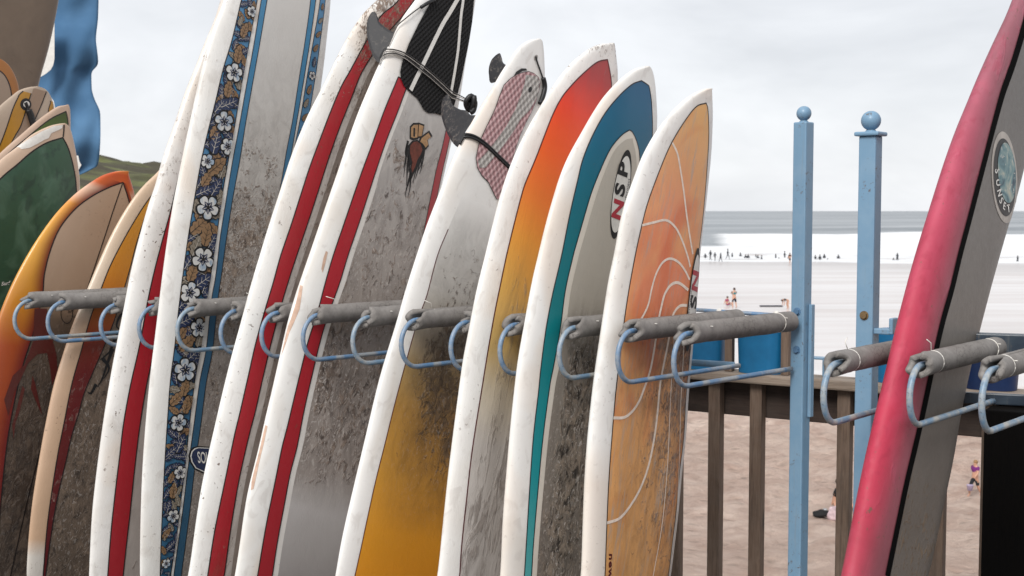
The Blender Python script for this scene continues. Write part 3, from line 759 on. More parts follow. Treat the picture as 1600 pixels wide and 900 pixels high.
tr_ = tag(empty('tie_rail', (pB.x, pB.y, 0)), 'thin blue tube with white rope ties running behind the blue planters', 'rail')
tube('tube', [Vector((pA.x-pB.x, pA.y-pB.y, zA+.01)), Vector((0, 0, zA-.002))], .008, M['arm'], tr_)
for px in (1106, 1196):
    c = Vector(FP-FD*fence_x(px, 560)+FN*.11)-tr_.location; c.z = zA+.003
    tubes('rope_tie', [[c+Vector((.012*math.cos(a)*.2+s_*.004, .012*math.cos(a), .012*math.sin(a))) for a in np.linspace(0, 6.28, 14)] for s_ in (-1, 0, 1)]+[[c+Vector((0, 0, .01)), c+Vector((.03, -.01, -.012)), c+Vector((.05, -.02, -.01))]], .003, M['tie'], tr_, 6)
    box('clip', (c.x, c.y, c.z), (.02, .02, .022), M['tie'], tr_, ang, .004)

# ================================================================== the surfboards
WHITE = (232, 230, 226)
# 1 ---- orange board, nearest of the row
b = Board(slot(966, 874), (1109, 139), (978, 900),
  [(1109, 139), (1100, 139), (1080, 148), (1060, 163), (1043, 180), (1023, 207), (1003, 243), (990, 277), (977, 313), (968, 347), (960, 393), (950, 440), (942, 493), (932, 560), (925, 613), (918, 680), (913, 750), (910, 833), (908, 900)],
  [(1109, 139), (1111, 150), (1113, 183), (1112, 233), (1107, 287), (1102, 333), (1096, 383), (1092, 420), (1088, 483), (1082, 550), (1076, 615), (1072, 683), (1066, 733), (1060, 800), (1054, 850), (1048, 900)], rock=.07)
tag(b.root, 'orange surfboard with white rails and cream swirl lines, nearest of the long row', 'surfboard', 'surfboards standing in the rack')
b.body(paint('white_rail_orange_board', WHITE, b.L, speck=.25, soft=.1, over=[((214, 206, 196), 5, .5, .68, .6), ((196, 190, 184), 26, .57, .68, .4), ((224, 206, 188), 2.2, .58, .66, .5)], seed=1))
lp = [(1103, 161), (1087, 167), (1067, 193), (1047, 227), (1030, 267), (1013, 313), (1003, 350), (991, 405), (978, 480), (968, 560), (962, 610), (956, 680), (951, 750), (948, 817), (945, 900)]
rp = [(1103, 161), (1106, 173), (1107, 217), (1103, 283), (1098, 340), (1092, 390), (1087, 440), (1084, 483), (1078, 550), (1072, 613), (1068, 683), (1062, 733), (1056, 800), (1050, 850), (1044, 900)]
om = paint('orange_airbrush', [(1100, (210, 140, 70)), (900, (210, 138, 66)), (800, (214, 132, 64)), (700, (212, 126, 62)), (640, (210, 108, 58)), (540, (214, 120, 68)), (470, (230, 136, 94)), (380, (232, 136, 92)), (330, (236, 156, 112)), (240, (232, 172, 116)), (160, (232, 178, 108))],
  dirt=[(900, .62), (780, .66), (680, .8), (600, 1.0), (540, 1.0), (500, .8), (470, .3), (440, 0)], yb=b, tone=((58, 42, 38), (138, 124, 114)), speck=.1, seed=1, soft=.25, cell=62, crust=.3, st=.3, tilt=5, xr=(-.2, .06, .2), streak=.6, cover=.75,
  over=[((240, 186, 122), 3.6, .42, .62, .7), ((210, 92, 50), 4.4, .54, .66, .5)])
# airbrushed glow where the orange deepens between the swirls
t = om.node_tree
b.ribbon('deck_panel', lp, rp, om, .0006, 22, pins='lr', pinw=.0036)
sw = [[(1050, 223), (1058, 240), (1063, 267), (1068, 300), (1072, 333), (1077, 367), (1082, 397)],
  [(1003, 352), (1023, 347), (1040, 344), (1053, 353), (1063, 370), (1073, 397), (1078, 417)],
  [(976, 507), (988, 508), (1000, 500), (1012, 477), (1018, 450), (1025, 427), (1035, 410), (1047, 404), (1060, 410), (1070, 423), (1077, 437)],
  [(958, 653), (975, 652), (988, 642), (998, 627), (1006, 607), (1015, 580), (1021, 550), (1028, 503), (1032, 483), (1038, 460), (1048, 445), (1060, 442), (1075, 453)],
  [(948, 817), (967, 810), (983, 792), (1000, 763), (1013, 727), (1022, 683), (1027, 643), (1031, 600), (1037, 567), (1042, 543), (1049, 503), (1053, 488), (1062, 478), (1073, 477)],
  [(1018, 915), (1020, 900), (1032, 833), (1038, 783), (1043, 717), (1046, 650), (1048, 607), (1052, 540), (1058, 500)],
  [(1044, 915), (1048, 880), (1055, 833), (1061, 717), (1063, 633), (1067, 560), (1069, 510)]]
for i, l in enumerate(sw): b.lines('swirl_line', [l], .009 if i in (3, 4) else .0075 if i < 5 else .0035, M['swirl'], .0014, px=True)
def logo(b, c, U, V, txt, tU, tV, tc, small=None, cres=(.86, .92), shift=(0, 0)):
    lg = b.poly('logo', [ell(c, U, V, 56)], M['black'], .0030); lg['label'] = 'oval board maker logo'
    b.poly('logo_field', [ell((c[0]+shift[0], c[1]+shift[1]), (U[0]*cres[0], U[1]*cres[0]), (V[0]*cres[1], V[1]*cres[1]), 56)], M['ink_white'], .0038, parent=lg)
    for ch, cc, m in txt: b.text('letter', ch, cc, tU, tV, m, .0046, .04, .12, lg)
    if small: b.text('lettering', small[0], small[1], small[2], small[3], M['black'], .0046, .0, 0, lg, 1.1)
    return lg
logo(b, (1081.0, 468), (8.5, -81), (6.5, 0), [('N', (1084.2, 437), M['ink_red']), ('S', (1081.6, 470), M['black']), ('P', (1078.5, 503), M['black'])], (-3.6, 44), (12.6, 0), None,
     ('newsurfproject', (1076.5, 475), (-1.1, 9.5), (3.2, 0)), (.87, .84), (.3, 0))
b.text('lettering', 'new', (953.5, 884), (-.6, 21), (9, 0), M['maroon'], .0016, .03, 0, None, 1.15)

# 2 ---- teal board
b = Board(slot(874, 781), (1011, 104), (866, 900),
  [(1011, 104), (1000, 105), (987, 110), (967, 125), (943, 150), (923, 180), (907, 208), (890, 238), (877, 267), (867, 297), (852, 350), (840, 400), (830, 443), (818, 510), (809, 560), (803, 610), (797, 667), (790, 750), (785, 817), (782, 900)],
  [(1011, 104), (1017, 110), (1022, 127), (1025, 153), (1027, 183), (1026, 215), (1022, 270)], rock=.08)
tag(b.root, 'surfboard with blue to teal band around a beige centre, beside the orange one', 'surfboard', 'surfboards standing in the rack')
b.body(paint('white_rail_teal_board', WHITE, b.L, speck=.2, soft=.1, over=[((214, 206, 196), 5, .5, .68, .6), ((196, 190, 184), 26, .57, .68, .4), ((224, 206, 188), 2.2, .58, .66, .5)], seed=2))
o_l = [(1002, 126), (987, 132), (967, 150), (945, 177), (925, 213), (910, 250), (902, 283), (890, 335), (877, 400), (863, 460), (853, 513), (845, 573), (841, 613), (833, 683), (827, 767), (822, 850), (819, 900)]
o_r = [(1002, 126), (1012, 130), (1017, 153), (1019, 183), (1019, 212), (1016, 260)]
tm = paint('blue_teal_fade', [(0, (120, 175, 175)), (.22, (85, 168, 168)), (.38, (20, 142, 148)), (.62, (6, 118, 124)), (.74, (0, 108, 122)), (.88, (0, 96, 126)), (1, (0, 80, 122))], b.L, speck=.15, soft=.08, seed=2)
b.ribbon('colour_band', o_l, o_r, tm, .0006, 24, pins='lr', pinw=.0036)
i_l = [(983, 203), (970, 212), (953, 233), (937, 267), (923, 303), (910, 347), (899, 385), (895, 400), (883, 453), (875, 513), (864, 575), (859, 600), (848, 683), (840, 767), (833, 850), (830, 900)]
i_r = [(983, 203), (988, 207), (995, 223), (999, 247), (998, 290)]
b.ribbon('outline_band', i_l, i_r, paint('cream_line', (222, 214, 202), b.L, speck=0, soft=.2, seed=3), .0012, 20, pins='lr', pinw=.0034)
i_l2 = [(p[0]+max(6, min(8, (p[1]-203)*.06+3)), p[1]+(13 if k == 0 else 7 if k == 1 else 3)) for k, p in enumerate(i_l)]
i_r2 = [(984+4, 216), (989, 224), (992, 236), (994, 258), (993, 290)]
bm_ = paint('beige_deck', [(900, (128, 118, 109)), (560, (150, 141, 131)), (480, (178, 170, 158)), (400, (186, 179, 168)), (210, (190, 182, 170))], yb=b, dirt=[(900, .9), (650, 1.0), (560, 1.0), (505, .75), (470, .1), (440, 0)],
  tone=((30, 22, 17), (148, 133, 118)), speck=.05, seed=4, cell=38, crust=.1, xr=(-.20, -.09), flecks=.7, cover=.92, st=.38, tilt=4)
b.ribbon('deck_panel', i_l2, i_r2, bm_, .0019, 20)
logo(b, (969, 303.5), (10.8, -69.5), (12.6, 1), [('N', (964.2, 329), M['ink_red']), ('S', (967.5, 298), M['black']), ('P', (972.6, 267), M['black'])], (7.0, -41), (-21, -3), None,
     ('newsurfproject', (976.5, 308), (1.45, -8.6), (-5, -.6)), (.86, .93), (-.3, 0))

# 3 ---- red to orange to yellow board
b = Board(slot(781, 704), (956, 68), (770, 900),
  [(956, 68), (937, 69), (917, 78), (893, 97), (873, 120), (853, 150), (833, 183), (813, 220), (797, 257), (783, 297), (769, 350), (757, 400), (743, 457), (732, 515), (723, 560), (717, 605), (706, 690), (700, 740), (692, 817), (684, 900)],
  [(956, 68), (959, 74), (963, 97), (965, 120), (965, 160)], rock=.07)
tag(b.root, 'surfboard fading from red through orange to yellow inside white rails', 'surfboard', 'surfboards standing in the rack')
b.body(paint('white_rail_red_board', WHITE, b.L, speck=.5, soft=.12, over=[((214, 206, 196), 5, .5, .68, .6), ((196, 190, 184), 26, .57, .68, .4), ((224, 206, 188), 2.2, .58, .66, .5)], seed=5, yb=b, dirt=[(300, 0), (170, .1), (130, .42), (68, .6)], tone=((96, 70, 60), (170, 160, 150)), crust=0, cell=70))
lp = [(949, 93), (933, 97), (913, 113), (893, 133), (877, 153), (863, 180), (850, 213), (837, 247), (823, 280), (816, 300), (803, 350), (791, 400), (782, 443), (773, 487), (763, 543), (753, 605), (738, 700), (729, 777), (721, 853), (718, 900)]
rp = [(949, 93), (953, 113), (955, 130), (955, 160)]
rm = paint('red_orange_yellow_fade', [(900, (206, 200, 195)), (700, (204, 198, 192)), (620, (212, 198, 172)), (560, (220, 184, 112)), (470, (234, 182, 88)), (400, (238, 168, 72)), (340, (242, 142, 62)), (250, (242, 100, 42)), (190, (234, 66, 36)), (130, (184, 38, 42)), (80, (160, 34, 44))], yb=b,
  dirt=[(900, .8), (740, .75), (640, .6), (560, .75), (500, .8), (450, .5), (400, .1), (200, 0), (150, .2), (90, .5)], tone=((92, 80, 72), (154, 144, 136)), speck=.05, seed=6, cell=30, crust=.28, xr=(-.27, -.16, .3), cover=.6, st=.22, tilt=6)
b.ribbon('deck_panel', lp, rp, rm, .0006, 24, pins='lr', pinw=.0042, pinmat=M['maroon'])

# 4 ---- white board, tail up, pink pad
b = Board(slot(626, 550), (841, 61), (640, 900),
  [(841, 61), (833, 61), (820, 66), (807, 77), (793, 97), (780, 117), (767, 140), (750, 167), (737, 190), (727, 207), (713, 233), (700, 263), (687, 298), (666, 352), (650, 400), (633, 453), (620, 500), (606, 545), (590, 600), (572, 677), (557, 740), (543, 800), (532, 850), (524, 900)],
  [(841, 61), (845, 64), (848, 75), (850, 95), (851, 125), (850, 160)], rock=.03, T=.066)
tag(b.root, 'white surfboard with grimy yellow deck, pink traction pad and dark fins at its raised tail', 'surfboard', 'surfboards standing in the rack')
b.body(paint('white_tail_up_board', (230, 228, 225), b.L, speck=.15, soft=.15, over=[((214, 206, 196), 5, .5, .68, .6), ((196, 190, 184), 26, .57, .68, .4), ((224, 206, 188), 2.2, .58, .66, .5)], seed=7))
lp = [(722, 306), (712, 330), (700, 358), (683, 400), (667, 460), (655, 493), (643, 533), (630, 580), (615, 637), (602, 690), (587, 750), (573, 813), (563, 860), (553, 905)]
ym = paint('yellow_fading_deck', [(950, (212, 136, 26)), (860, (218, 148, 36)), (760, (216, 156, 56)), (660, (190, 142, 66)), (590, (182, 152, 100)), (540, (186, 176, 160)), (470, (206, 202, 196)), (400, (222, 220, 216)), (340, (230, 228, 225))], yb=b,
  dirt=[(900, .0), (840, .05), (800, .35), (720, .75), (620, .95), (540, .9), (480, .62), (420, .5), (370, .3), (330, 0)], tone=((44, 34, 27), (104, 86, 68)), speck=.0, seed=8, cell=36, crust=.8, xr=(-.27, -.12, .2), cover=.8, flecks=.25, st=.7)
b.ribbon('deck_panel', lp, .93, ym, .0006, 24, z1=b.uv(722, 306)[1])
b.lines('pinline', [lp[2:]], .003, M['maroon'], .0012, px=True)
def pad_mat(name, c1, c2, sc, rot, bs=.6, cmap=None):
    t = NT(name); v = t.map((sc, 1, sc*.62), (0, R(rot), 0)); x, y, z = t.sep(v)
    tri = lambda s: t.math('ABSOLUTE', t.math('SUBTRACT', t.math('FRACT', s), .5))
    h = t.math('ADD', tri(t.math('ADD', x, z)), tri(t.math('SUBTRACT', x, z)))
    col = t.mix(t.ramp(h, [(.3, 0.), (.7, 1.)]), lin(*c1), lin(*c2))
    n = t.noise(25, 5, .6); col = t.mix(t.math('MULTIPLY', n, cmap if cmap is not None else .35), col, lin(120, 112, 106))
    return t.fin(col, .8, t.bump(h, 1.0, bs*.006), 0, 0, .3)
pm = pad_mat('pink_diamond_foam', (150, 108, 112), (206, 170, 172), 46, 0); pg = pad_mat('grey_diamond_foam', (150, 146, 142), (196, 192, 188), 46, 0)
pad = [(818, 113), (825, 112), (833, 115), (840, 121), (843, 130), (840, 143), (836, 158), (829, 175), (820, 192), (811, 212), (805, 230), (799, 250), (793, 270), (787, 290), (780, 310), (775, 311), (769, 299), (762, 284), (752, 274), (745, 262), (743, 247), (747, 227), (753, 212), (760, 197), (767, 183), (773, 170), (780, 150), (787, 133), (797, 123), (806, 117)]
pd = b.poly('traction_pad', [pad], pm, .0045); pd['label'] = 'pink diamond-grooved pad'
rim = [b.uv(*p) for p in pad+[pad[0]]]
b.lines('pad_edge', [rim], .004, M['cord'], .0035, pd)
strip = [(837, 119), (842, 128), (838, 150), (826, 172), (812, 186), (800, 206), (786, 226), (770, 246), (757, 262), (748, 262), (745, 252), (757, 240), (775, 218), (790, 196), (803, 172), (812, 150), (818, 130), (820, 117)]
st = b.poly('centre_strip', [strip], pg, .0056, parent=pd)
b.poly('plug_hole', [ell((826.5, 140), (1.6, -4), (2.2, 1.6), 16)], M['rubber'], .0066, parent=pd)
b.poly('tail_arch', [[(800, 122), (806, 112), (814, 107), (821, 107), (823, 110), (816, 111), (808, 116), (803, 122)]], M['rubber'], .003)
def surf_tube(b, name, pts, off, rad, mat, seg=7, k=6):
    return tube(name, [b.pos(*b.uv(*p), off) for p in crom(pts, k)], rad, mat, b.root, seg)
surf_tube(b, 'leash_string', [(836, 88), (838, 97), (842, 108), (846, 120), (849, 130)], .004, .003, M['rubber'])
b.poly('leash_plug', [ell((837, 90), (1, -4.5), (3, 0), 16)], M['cord_pale'], .0012)
surf_tube(b, 'leash_cuff', [(846, 122), (848, 131), (848, 140), (845, 152), (841, 162)], .008, .009, M['rubber'])
b4 = b
f1 = b.fin([(790, 120), (768, 130), (764, 118), (764, 105), (769, 92), (780, 83), (784, 90), (787, 99), (800, 108)], b.prof(b.L*.93)[0]-.01, M['fin']); f1['label'] = 'rounded dark centre fin'
f2 = b.fin([(745, 180), (736, 180), (729, 173), (719, 171), (710, 166), (703, 158), (700, 147), (692, 155), (689, 170), (692, 190), (702, 215), (715, 230), (721, 219), (728, 205)], -b.prof(b.uv(728, 200)[1])[1]+.012, M['fin']); f2['label'] = 'large scuffed grey side fin'
for d in (0, 4):
    surf_tube(b, 'leash_wrap', [(716, 222+d), (722, 214+d), (730, 211+d), (742, 214+d), (757, 224+d), (774, 240+d), (795, 260+d)], .007, .0045, M['rubber'])

# 5 ---- board with black pad and skull, tail up
b = Board(slot(472, 407), (728, -90), (470, 900),
  [(728, -90), (705, -82), (685, -55), (668, -30), (648, 0), (628, 27), (615, 53), (602, 80), (590, 103), (577, 133), (560, 173), (543, 220), (530, 260), (516, 300), (499, 350), (482, 400), (467, 443), (453, 487), (443, 528), (433, 573), (423, 617), (413, 658), (403, 705), (392, 745), (383, 787), (375, 847), (367, 900)],
  [(728, -90), (740, -60), (744, -30), (743, 0), (738, 33), (733, 67), (727, 100), (721, 140), (714, 180), (705, 225), (690, 290)], rock=.03, T=.07)
tag(b.root, 'tail-up surfboard with red stripes, black tail pad and horned skull on a grimy deck', 'surfboard', 'surfboards standing in the rack')
b.body(paint('white_skull_board', (231, 229, 225), b.L, speck=.2, soft=.12, over=[((214, 206, 196), 5, .5, .68, .6), ((196, 190, 184), 26, .57, .68, .4), ((224, 206, 188), 2.2, .58, .66, .5)], seed=9))
dl = [(633, 142), (620, 177), (603, 220), (587, 267), (577, 298), (560, 350), (543, 400), (530, 443), (513, 490), (500, 533), (487, 587), (475, 640), (464, 697), (453, 740), (443, 793), (433, 847), (425, 900)]
dlo = [(p[0]+(7 if i < 4 else 9), p[1]) for i, p in enumerate(dl)]
red = lambda nm, L, sd_, dirt=None: paint(nm, [(0, (150, 22, 34)), (.5, (166, 24, 38)), (1, (176, 30, 44))], L, speck=.5, soft=.12, seed=sd_, dirt=dirt or [(0, .12), (1, .12)], tone=((92, 66, 60), (150, 110, 104)), crust=0, cell=60)
sl = [(622, 120), (617, 132), (600, 173), (583, 220), (567, 263), (554, 300), (537, 350), (520, 400), (507, 445), (496, 487), (482, 530), (471, 573), (458, 627), (449, 665), (440, 700), (430, 750), (415, 823), (402, 900)]
pz = b.uv(633, 142)[1]
b.ribbon('pale_border', dl, 0.80, paint('pale_border_paint', (222, 217, 211), b.L, speck=.4, seed=10, dirt=[(0, .25), (1, .3)], tone=((96, 86, 78), (150, 140, 132)), crust=0), .0006, 20, z1=pz+.25)
dk = paint('grimy_grey_deck', [(900, (158, 152, 149)), (800, (184, 179, 176)), (740, (164, 154, 147)), (500, (162, 152, 144)), (300, (176, 171, 167)), (180, (190, 186, 182))], yb=b,
  dirt=[(960, 0), (800, .0), (765, .35), (720, .75), (620, .92), (540, .85), (480, .62), (380, .66), (300, .6), (220, .5), (150, .1)], tone=((46, 33, 27), (140, 122, 108)), speck=.0, seed=11, cell=31, crust=.16, flecks=.85, cover=.85)
b.ribbon('deck_panel', dlo, .76, dk, .0011, 22, z1=pz+.24)
b.ribbon('red_stripe', sl, [(max(s_, 0), y_) for s_, y_ in dl], red('red_stripe_a', b.L, 12), .0013, 6, z1=b.uv(622, 120)[1], pins='lr', pinw=.0042)
# the same stripe on the far side of the deck
rsl = [(697, 200), (690, 232), (682, 262), (674, 300), (664, 350), (654, 400)]; rsr = [(706, 200), (699, 232), (692, 262), (684, 300), (674, 350), (664, 400)]
b.ribbon('red_stripe', rsl, rsr, red('red_stripe_b', b.L, 13), .0013, 5, z1=b.uv(703, 168)[1], pins='lr', pinw=.003)
kp = pad_mat('black_ribbed_foam', (4, 4, 5), (22, 22, 24), 60, 0, 1.0, .03)
pad = [(690, -60), (684, -25), (668, 10), (653, 37), (637, 70), (627, 98), (624, 112), (625, 123), (630, 135), (640, 145), (650, 153), (656, 163), (660, 171), (668, 177), (678, 177), (688, 180), (700, 182), (708, 165), (714, 145), (719, 125), (725, 95), (731, 65), (736, 35), (739, 0), (738, -40), (730, -62)]
pd = b.poly('traction_pad', [pad], kp, .005); pd['label'] = 'black ribbed tail pad with white strips'
b.lines('pad_strip', [[(718, -10), (711, 3), (701, 20), (690, 38), (678, 62), (667, 85), (656, 108), (648, 124), (640, 141)]], .017, M['ink_white'], .0062, pd, True)
b.lines('pad_strip', [[(723, -30), (722, 0), (719, 22), (717, 45), (714, 78), (710, 105), (706, 128), (703, 145)]], .013, M['ink_white'], .0062, pd, True)
Z6 = lambda x, y: (600+x/6, 170+y/6)
sk_m = [M['black'], simple('tan_bone_ink', lin(176, 138, 98), .5, 90, .3), simple('red_brown_ink', lin(112, 56, 42), .6, 60, .45)]
it = []
def zp(pts, mi, off): it.append(([[Z6(*p) for p in pts]], mi, off))
O_ = [(236, 282), (238, 165), (270, 132), (325, 130), (322, 180), (316, 285), (270, 296)]; L_p = [(318, 128), (376, 148), (350, 272), (308, 276)]
K_ = [(335, 268), (420, 202), (450, 255), (405, 290), (416, 350), (385, 385), (352, 335), (318, 312)]
def shrink(p, k): cx = sum(a for a, _ in p)/len(p); cy = sum(b_ for _, b_ in p)/len(p); return [(cx+(x-cx)*k, cy+(y-cy)*k) for x, y in p]
zp([(220, 420), (225, 340), (260, 300), (310, 290), (355, 320), (378, 380), (352, 450), (325, 500), (300, 560), (272, 620), (240, 690), (232, 620), (246, 530), (232, 470)], 0, .0018)
zp([(240, 410), (242, 345), (270, 312), (308, 306), (340, 332), (356, 385), (334, 440), (308, 480), (290, 540), (262, 600), (252, 560), (262, 500), (250, 450)], 2, .0024)
for p in (O_, L_p, K_): zp(p, 0, .0026); zp(shrink(p, .76), 1, .0032)
zp([(268, 258), (270, 178), (286, 180), (284, 262)], 0, .0038)
b.multi('skull_emblem', it, sk_m, px=True)
hairs = [[(222, 300), (200, 400), (200, 460), (178, 560)], [(215, 340), (205, 440), (196, 520), (180, 640)], [(232, 440), (215, 540), (212, 640), (206, 720)], [(255, 560), (245, 660), (240, 740), (222, 820)],
  [(250, 600), (222, 700), (205, 760), (197, 828)], [(376, 370), (366, 450), (350, 540), (330, 612)], [(356, 420), (332, 500), (310, 590), (290, 660)], [(320, 490), (300, 560), (285, 620), (268, 700)], [(240, 480), (232, 560), (250, 640), (238, 720)],
  [(370, 400), (345, 470), (345, 520), (318, 580)], [(228, 380), (222, 460), (232, 520), (222, 600)]]
b.lines('skull_hair', [[b.uv(*Z6(*p)) for p in crom(h_, 5)] for h_ in hairs], .0105, M['black'], .002, taper=True)
peach = simple('bare_peach_patch', lin(206, 172, 150), .6, 60, .2)
for ply in ([(469, 445), (473, 447), (468, 483), (452, 520), (441, 552), (437, 556), (440, 534), (454, 500), (462, 474)], [(415, 664), (418, 666), (412, 694), (404, 727), (396, 764), (392, 766), (394, 740), (402, 706), (408, 682)], [(509, 392), (512, 394), (508, 412), (504, 426), (502, 420), (505, 404)]):
    b.poly('scraped_patch', [ply], peach, .0008)
fz = b.uv(597, 75)[1]
f = b.fin([(612, 84), (604, 80), (597, 90), (592, 98), (583, 88), (577, 72), (573, 52), (574, 32), (581, 19), (588, 21), (591, 32), (601, 42), (614, 50), (628, 54), (634, 64)], -b.prof(fz)[1]+.02, M['fin'], cant=.8); f['label'] = 'scuffed dark side fin'
# leash cord wound round the tail and on to the next board's fin
def wrapcord(pts, r, mat, name='leash_cord'):
    P = []
    for i, (px, py, o_) in enumerate(pts): P.append(b.pos(*b.uv(px, py), o_))
    P = [Vector(p) for p in crom([tuple(p) for p in P], 5)]
    return P
end = b.root.matrix_world
bpy.context.view_layer.update()
b5inv = b.M.inverted()
e1 = b5inv @ b4.world(722, 160, .02)
for dy, m, rr in ((0, 'cord', .0024), (3.5, 'cord_pale', .002), (8, 'cord', .0024), (10.5, 'cord_pale', .0018)):
    pts = [(594, 92+dy, .006), (597, 84+dy*.9, .009), (604, 80+dy*.8, .01), (616, 79+dy*.7, .009), (631, 84+dy*.8, .01), (650, 97+dy, .012), (668, 111+dy, .012), (687, 128+dy, .012), (702, 143+dy, .014)]
    P = wrapcord(pts, rr, m); tail = b5inv @ at_depth(741, 161+dy*.3, (b.M @ P[-1]).y-.05)
    tube('leash_cord', P+[P[-1].lerp(tail, .5), tail], rr, M[m], b.root, 6)
P = wrapcord([(658, 10, .006), (645, 20, .01), (633, 31, .012), (622, 44, .012), (613, 60, .008), (607, 74, .006)], 0, 0)
tube('leash_cord', P, .0022, M['cord'], b.root, 6)
tube('leash_grip', [b.pos(*b.uv(*p), .012) for p in ((655, 13), (665, 6), (676, 0))], .0065, M['rubber'], b.root, 8)
kn = [b5inv @ at_depth(x, y, (b.M @ P[-1]).y-.02+.01*math.sin(i*2)) for i, (x, y) in enumerate([(729, 168), (735, 160), (741, 152), (739, 166), (733, 172), (728, 160), (736, 150), (742, 160), (740, 172), (735, 176)])]
tube('leash_knot', [Vector(p) for p in crom([tuple(p) for p in kn], 4)], .010, M['rubber'], b.root, 8)

# 6 ---- board with red stripe and mud behind the skull board
b = Board(slot(407, 343), (700, -105), (380, 900),
  [(700, -105), (672, -92), (645, -62), (618, -30), (588, 0), (567, 20), (547, 50), (530, 80), (513, 115), (497, 147), (480, 180), (466, 213), (452, 250), (437, 298), (420, 350), (405, 400), (390, 450), (377, 500), (363, 550), (350, 602), (335, 667), (320, 733), (310, 787), (302, 845), (295, 900)],
  None, rock=.04, T=.07)
tag(b.root, 'white surfboard with red stripe, brown mud spattered along its upper rail', 'surfboard', 'surfboards standing in the rack')
mud = [(960, .4), (880, .35), (830, .12), (300, .15), (220, .45), (160, .7), (90, .95), (30, .8), (-80, .4)]
b.body(paint('mud_specked_white', WHITE, b.L, speck=.9, soft=.12, over=[((214, 206, 196), 5, .5, .68, .6), ((196, 190, 184), 26, .57, .68, .4), ((224, 206, 188), 2.2, .58, .66, .5)], seed=14, yb=b, dirt=mud, tone=((82, 60, 46), (136, 112, 92)), crust=0, cell=70, xr=(-.36, -.2, .5)))
sl = [(640, -32), (620, 3), (593, 27), (567, 73), (547, 110), (533, 135), (516, 175), (500, 217), (484, 260), (471, 300), (455, 350), (438, 400), (427, 440), (415, 480), (400, 533), (387, 590), (374, 647), (366, 680), (350, 757), (335, 830), (324, 900)]
sr = [(668, -32), (647, 0), (627, 27), (598, 60), (580, 88), (563, 117), (548, 155), (530, 200), (513, 248), (497, 298), (480, 350), (463, 400), (450, 440), (439, 477), (424, 533), (411, 587), (398, 645), (390, 675), (373, 750), (360, 827), (350, 900)]
rd = paint('muddy_red_stripe', [(0, (150, 22, 34)), (1, (170, 28, 42))], b.L, speck=.7, soft=.12, seed=15, yb=b, dirt=[(960, .55), (880, .4), (820, .15), (300, .2), (200, .35), (150, .6), (100, .85), (40, .9), (10, .6), (-60, .3)], tone=((98, 78, 64), (150, 132, 116)), crust=.1, cell=70)
b.ribbon('inner_deck', sr, .8, paint('pale_strip', (196, 190, 184), b.L, speck=.6, seed=16, yb=b, dirt=[(900, .5), (500, .45), (250, .6), (0, .9)], tone=((94, 76, 64), (150, 136, 124)), crust=.1, cell=60), .0006, 14, z1=b.uv(662, -25)[1])
sr2 = [(p[0]+10, p[1]+3) for p in sr]
b.ribbon('deck_panel', sr2, .72, paint('muddy_deck', (150, 140, 132), b.L, seed=17, yb=b, dirt=[(900, .5), (500, .55), (250, .8), (0, 1.)], tone=((72, 56, 46), (128, 114, 102)), crust=.4), .0011, 14, z1=b.uv(650, 0)[1])
b.ribbon('red_stripe', sl, sr, rd, .0013, 7, pins='lr', pinw=.0042)

# 7 ---- tall floral board
b = Board(slot(275, 215), (448, -330), (335, 900),
  [(448, -330), (425, -300), (400, -220), (378, -120), (362, -50), (349, 0), (342, 20), (333, 40), (320, 85), (307, 140), (297, 187), (287, 233), (277, 283), (270, 318), (263, 362), (255, 417), (247, 483), (241, 533), (235, 580), (228, 650), (222, 733), (219, 817), (218, 900)],
  [(448, -330), (475, -290), (500, -200), (513, -110), (517, -50), (517, 0), (511, 60), (503, 127), (493, 190), (480, 250)], rock=.05, T=.072, rs=.5)
tag(b.root, 'tall white longboard with hibiscus flower bands and thin blue stripes', 'surfboard', 'surfboards standing in the rack')
b.body(paint('longboard_white', (230, 228, 224), b.L, speck=.35, soft=.18, over=[((214, 206, 196), 5, .5, .68, .6), ((196, 190, 184), 26, .57, .68, .4), ((224, 206, 188), 2.2, .58, .66, .5)], seed=18, yb=b, dirt=[(900, .12), (400, .15), (200, .3), (0, .3)], tone=((120, 104, 92), (176, 166, 156)), crust=0, cell=60))
fl_l = [(398, -90), (388, -40), (377, 0), (363, 60), (348, 110), (337, 157), (323, 213), (313, 258), (303, 315), (294, 370), (286, 427), (279, 483), (273, 540), (266, 595), (262, 650), (258, 710), (255, 767), (252, 833), (250, 900)]
fl_r = [(418, -90), (409, -40), (401, 3), (389, 67), (377, 133), (367, 193), (357, 247), (347, 305), (338, 370), (330, 423), (323, 470), (314, 540), (305, 590), (297, 650), (290, 717), (282, 783), (275, 840), (266, 900)]
bl_l = [(425, -90), (416, -40), (408, 0), (397, 67), (385, 133), (373, 200), (363, 253), (354, 307), (344, 370), (337, 430), (330, 470), (322, 545), (312, 595), (303, 662), (294, 727), (285, 800), (278, 850), (271, 900)]
bl_r = [(434, -90), (425, -40), (417, 0), (407, 60), (395, 127), (384, 190), (375, 247), (364, 307), (354, 370), (346, 428), (340, 470), (332, 547), (322, 598), (314, 660), (305, 723), (297, 793), (290, 847), (283, 900)]
ctr = paint('waxy_centre_deck', [(900, (136, 128, 121)), (500, (150, 142, 136)), (380, (164, 157, 150)), (260, (190, 186, 181)), (100, (206, 203, 199)), (0, (210, 207, 203))], yb=b,
  dirt=[(900, .6), (700, .62), (560, .7), (420, .95), (340, .9), (270, .62), (200, .42), (130, .22), (60, .08), (0, 0)], tone=((60, 45, 36), (144, 127, 112)), seed=19, speck=.1, cell=52, crust=.15, flecks=.85, st=.9)
b.ribbon('centre_deck', bl_r, [(492-4, -90), (489, -40), (485, 0), (477, 60), (467, 123), (457, 187), (448, 233), (437, 297), (418, 400)], ctr, .0006, 18)
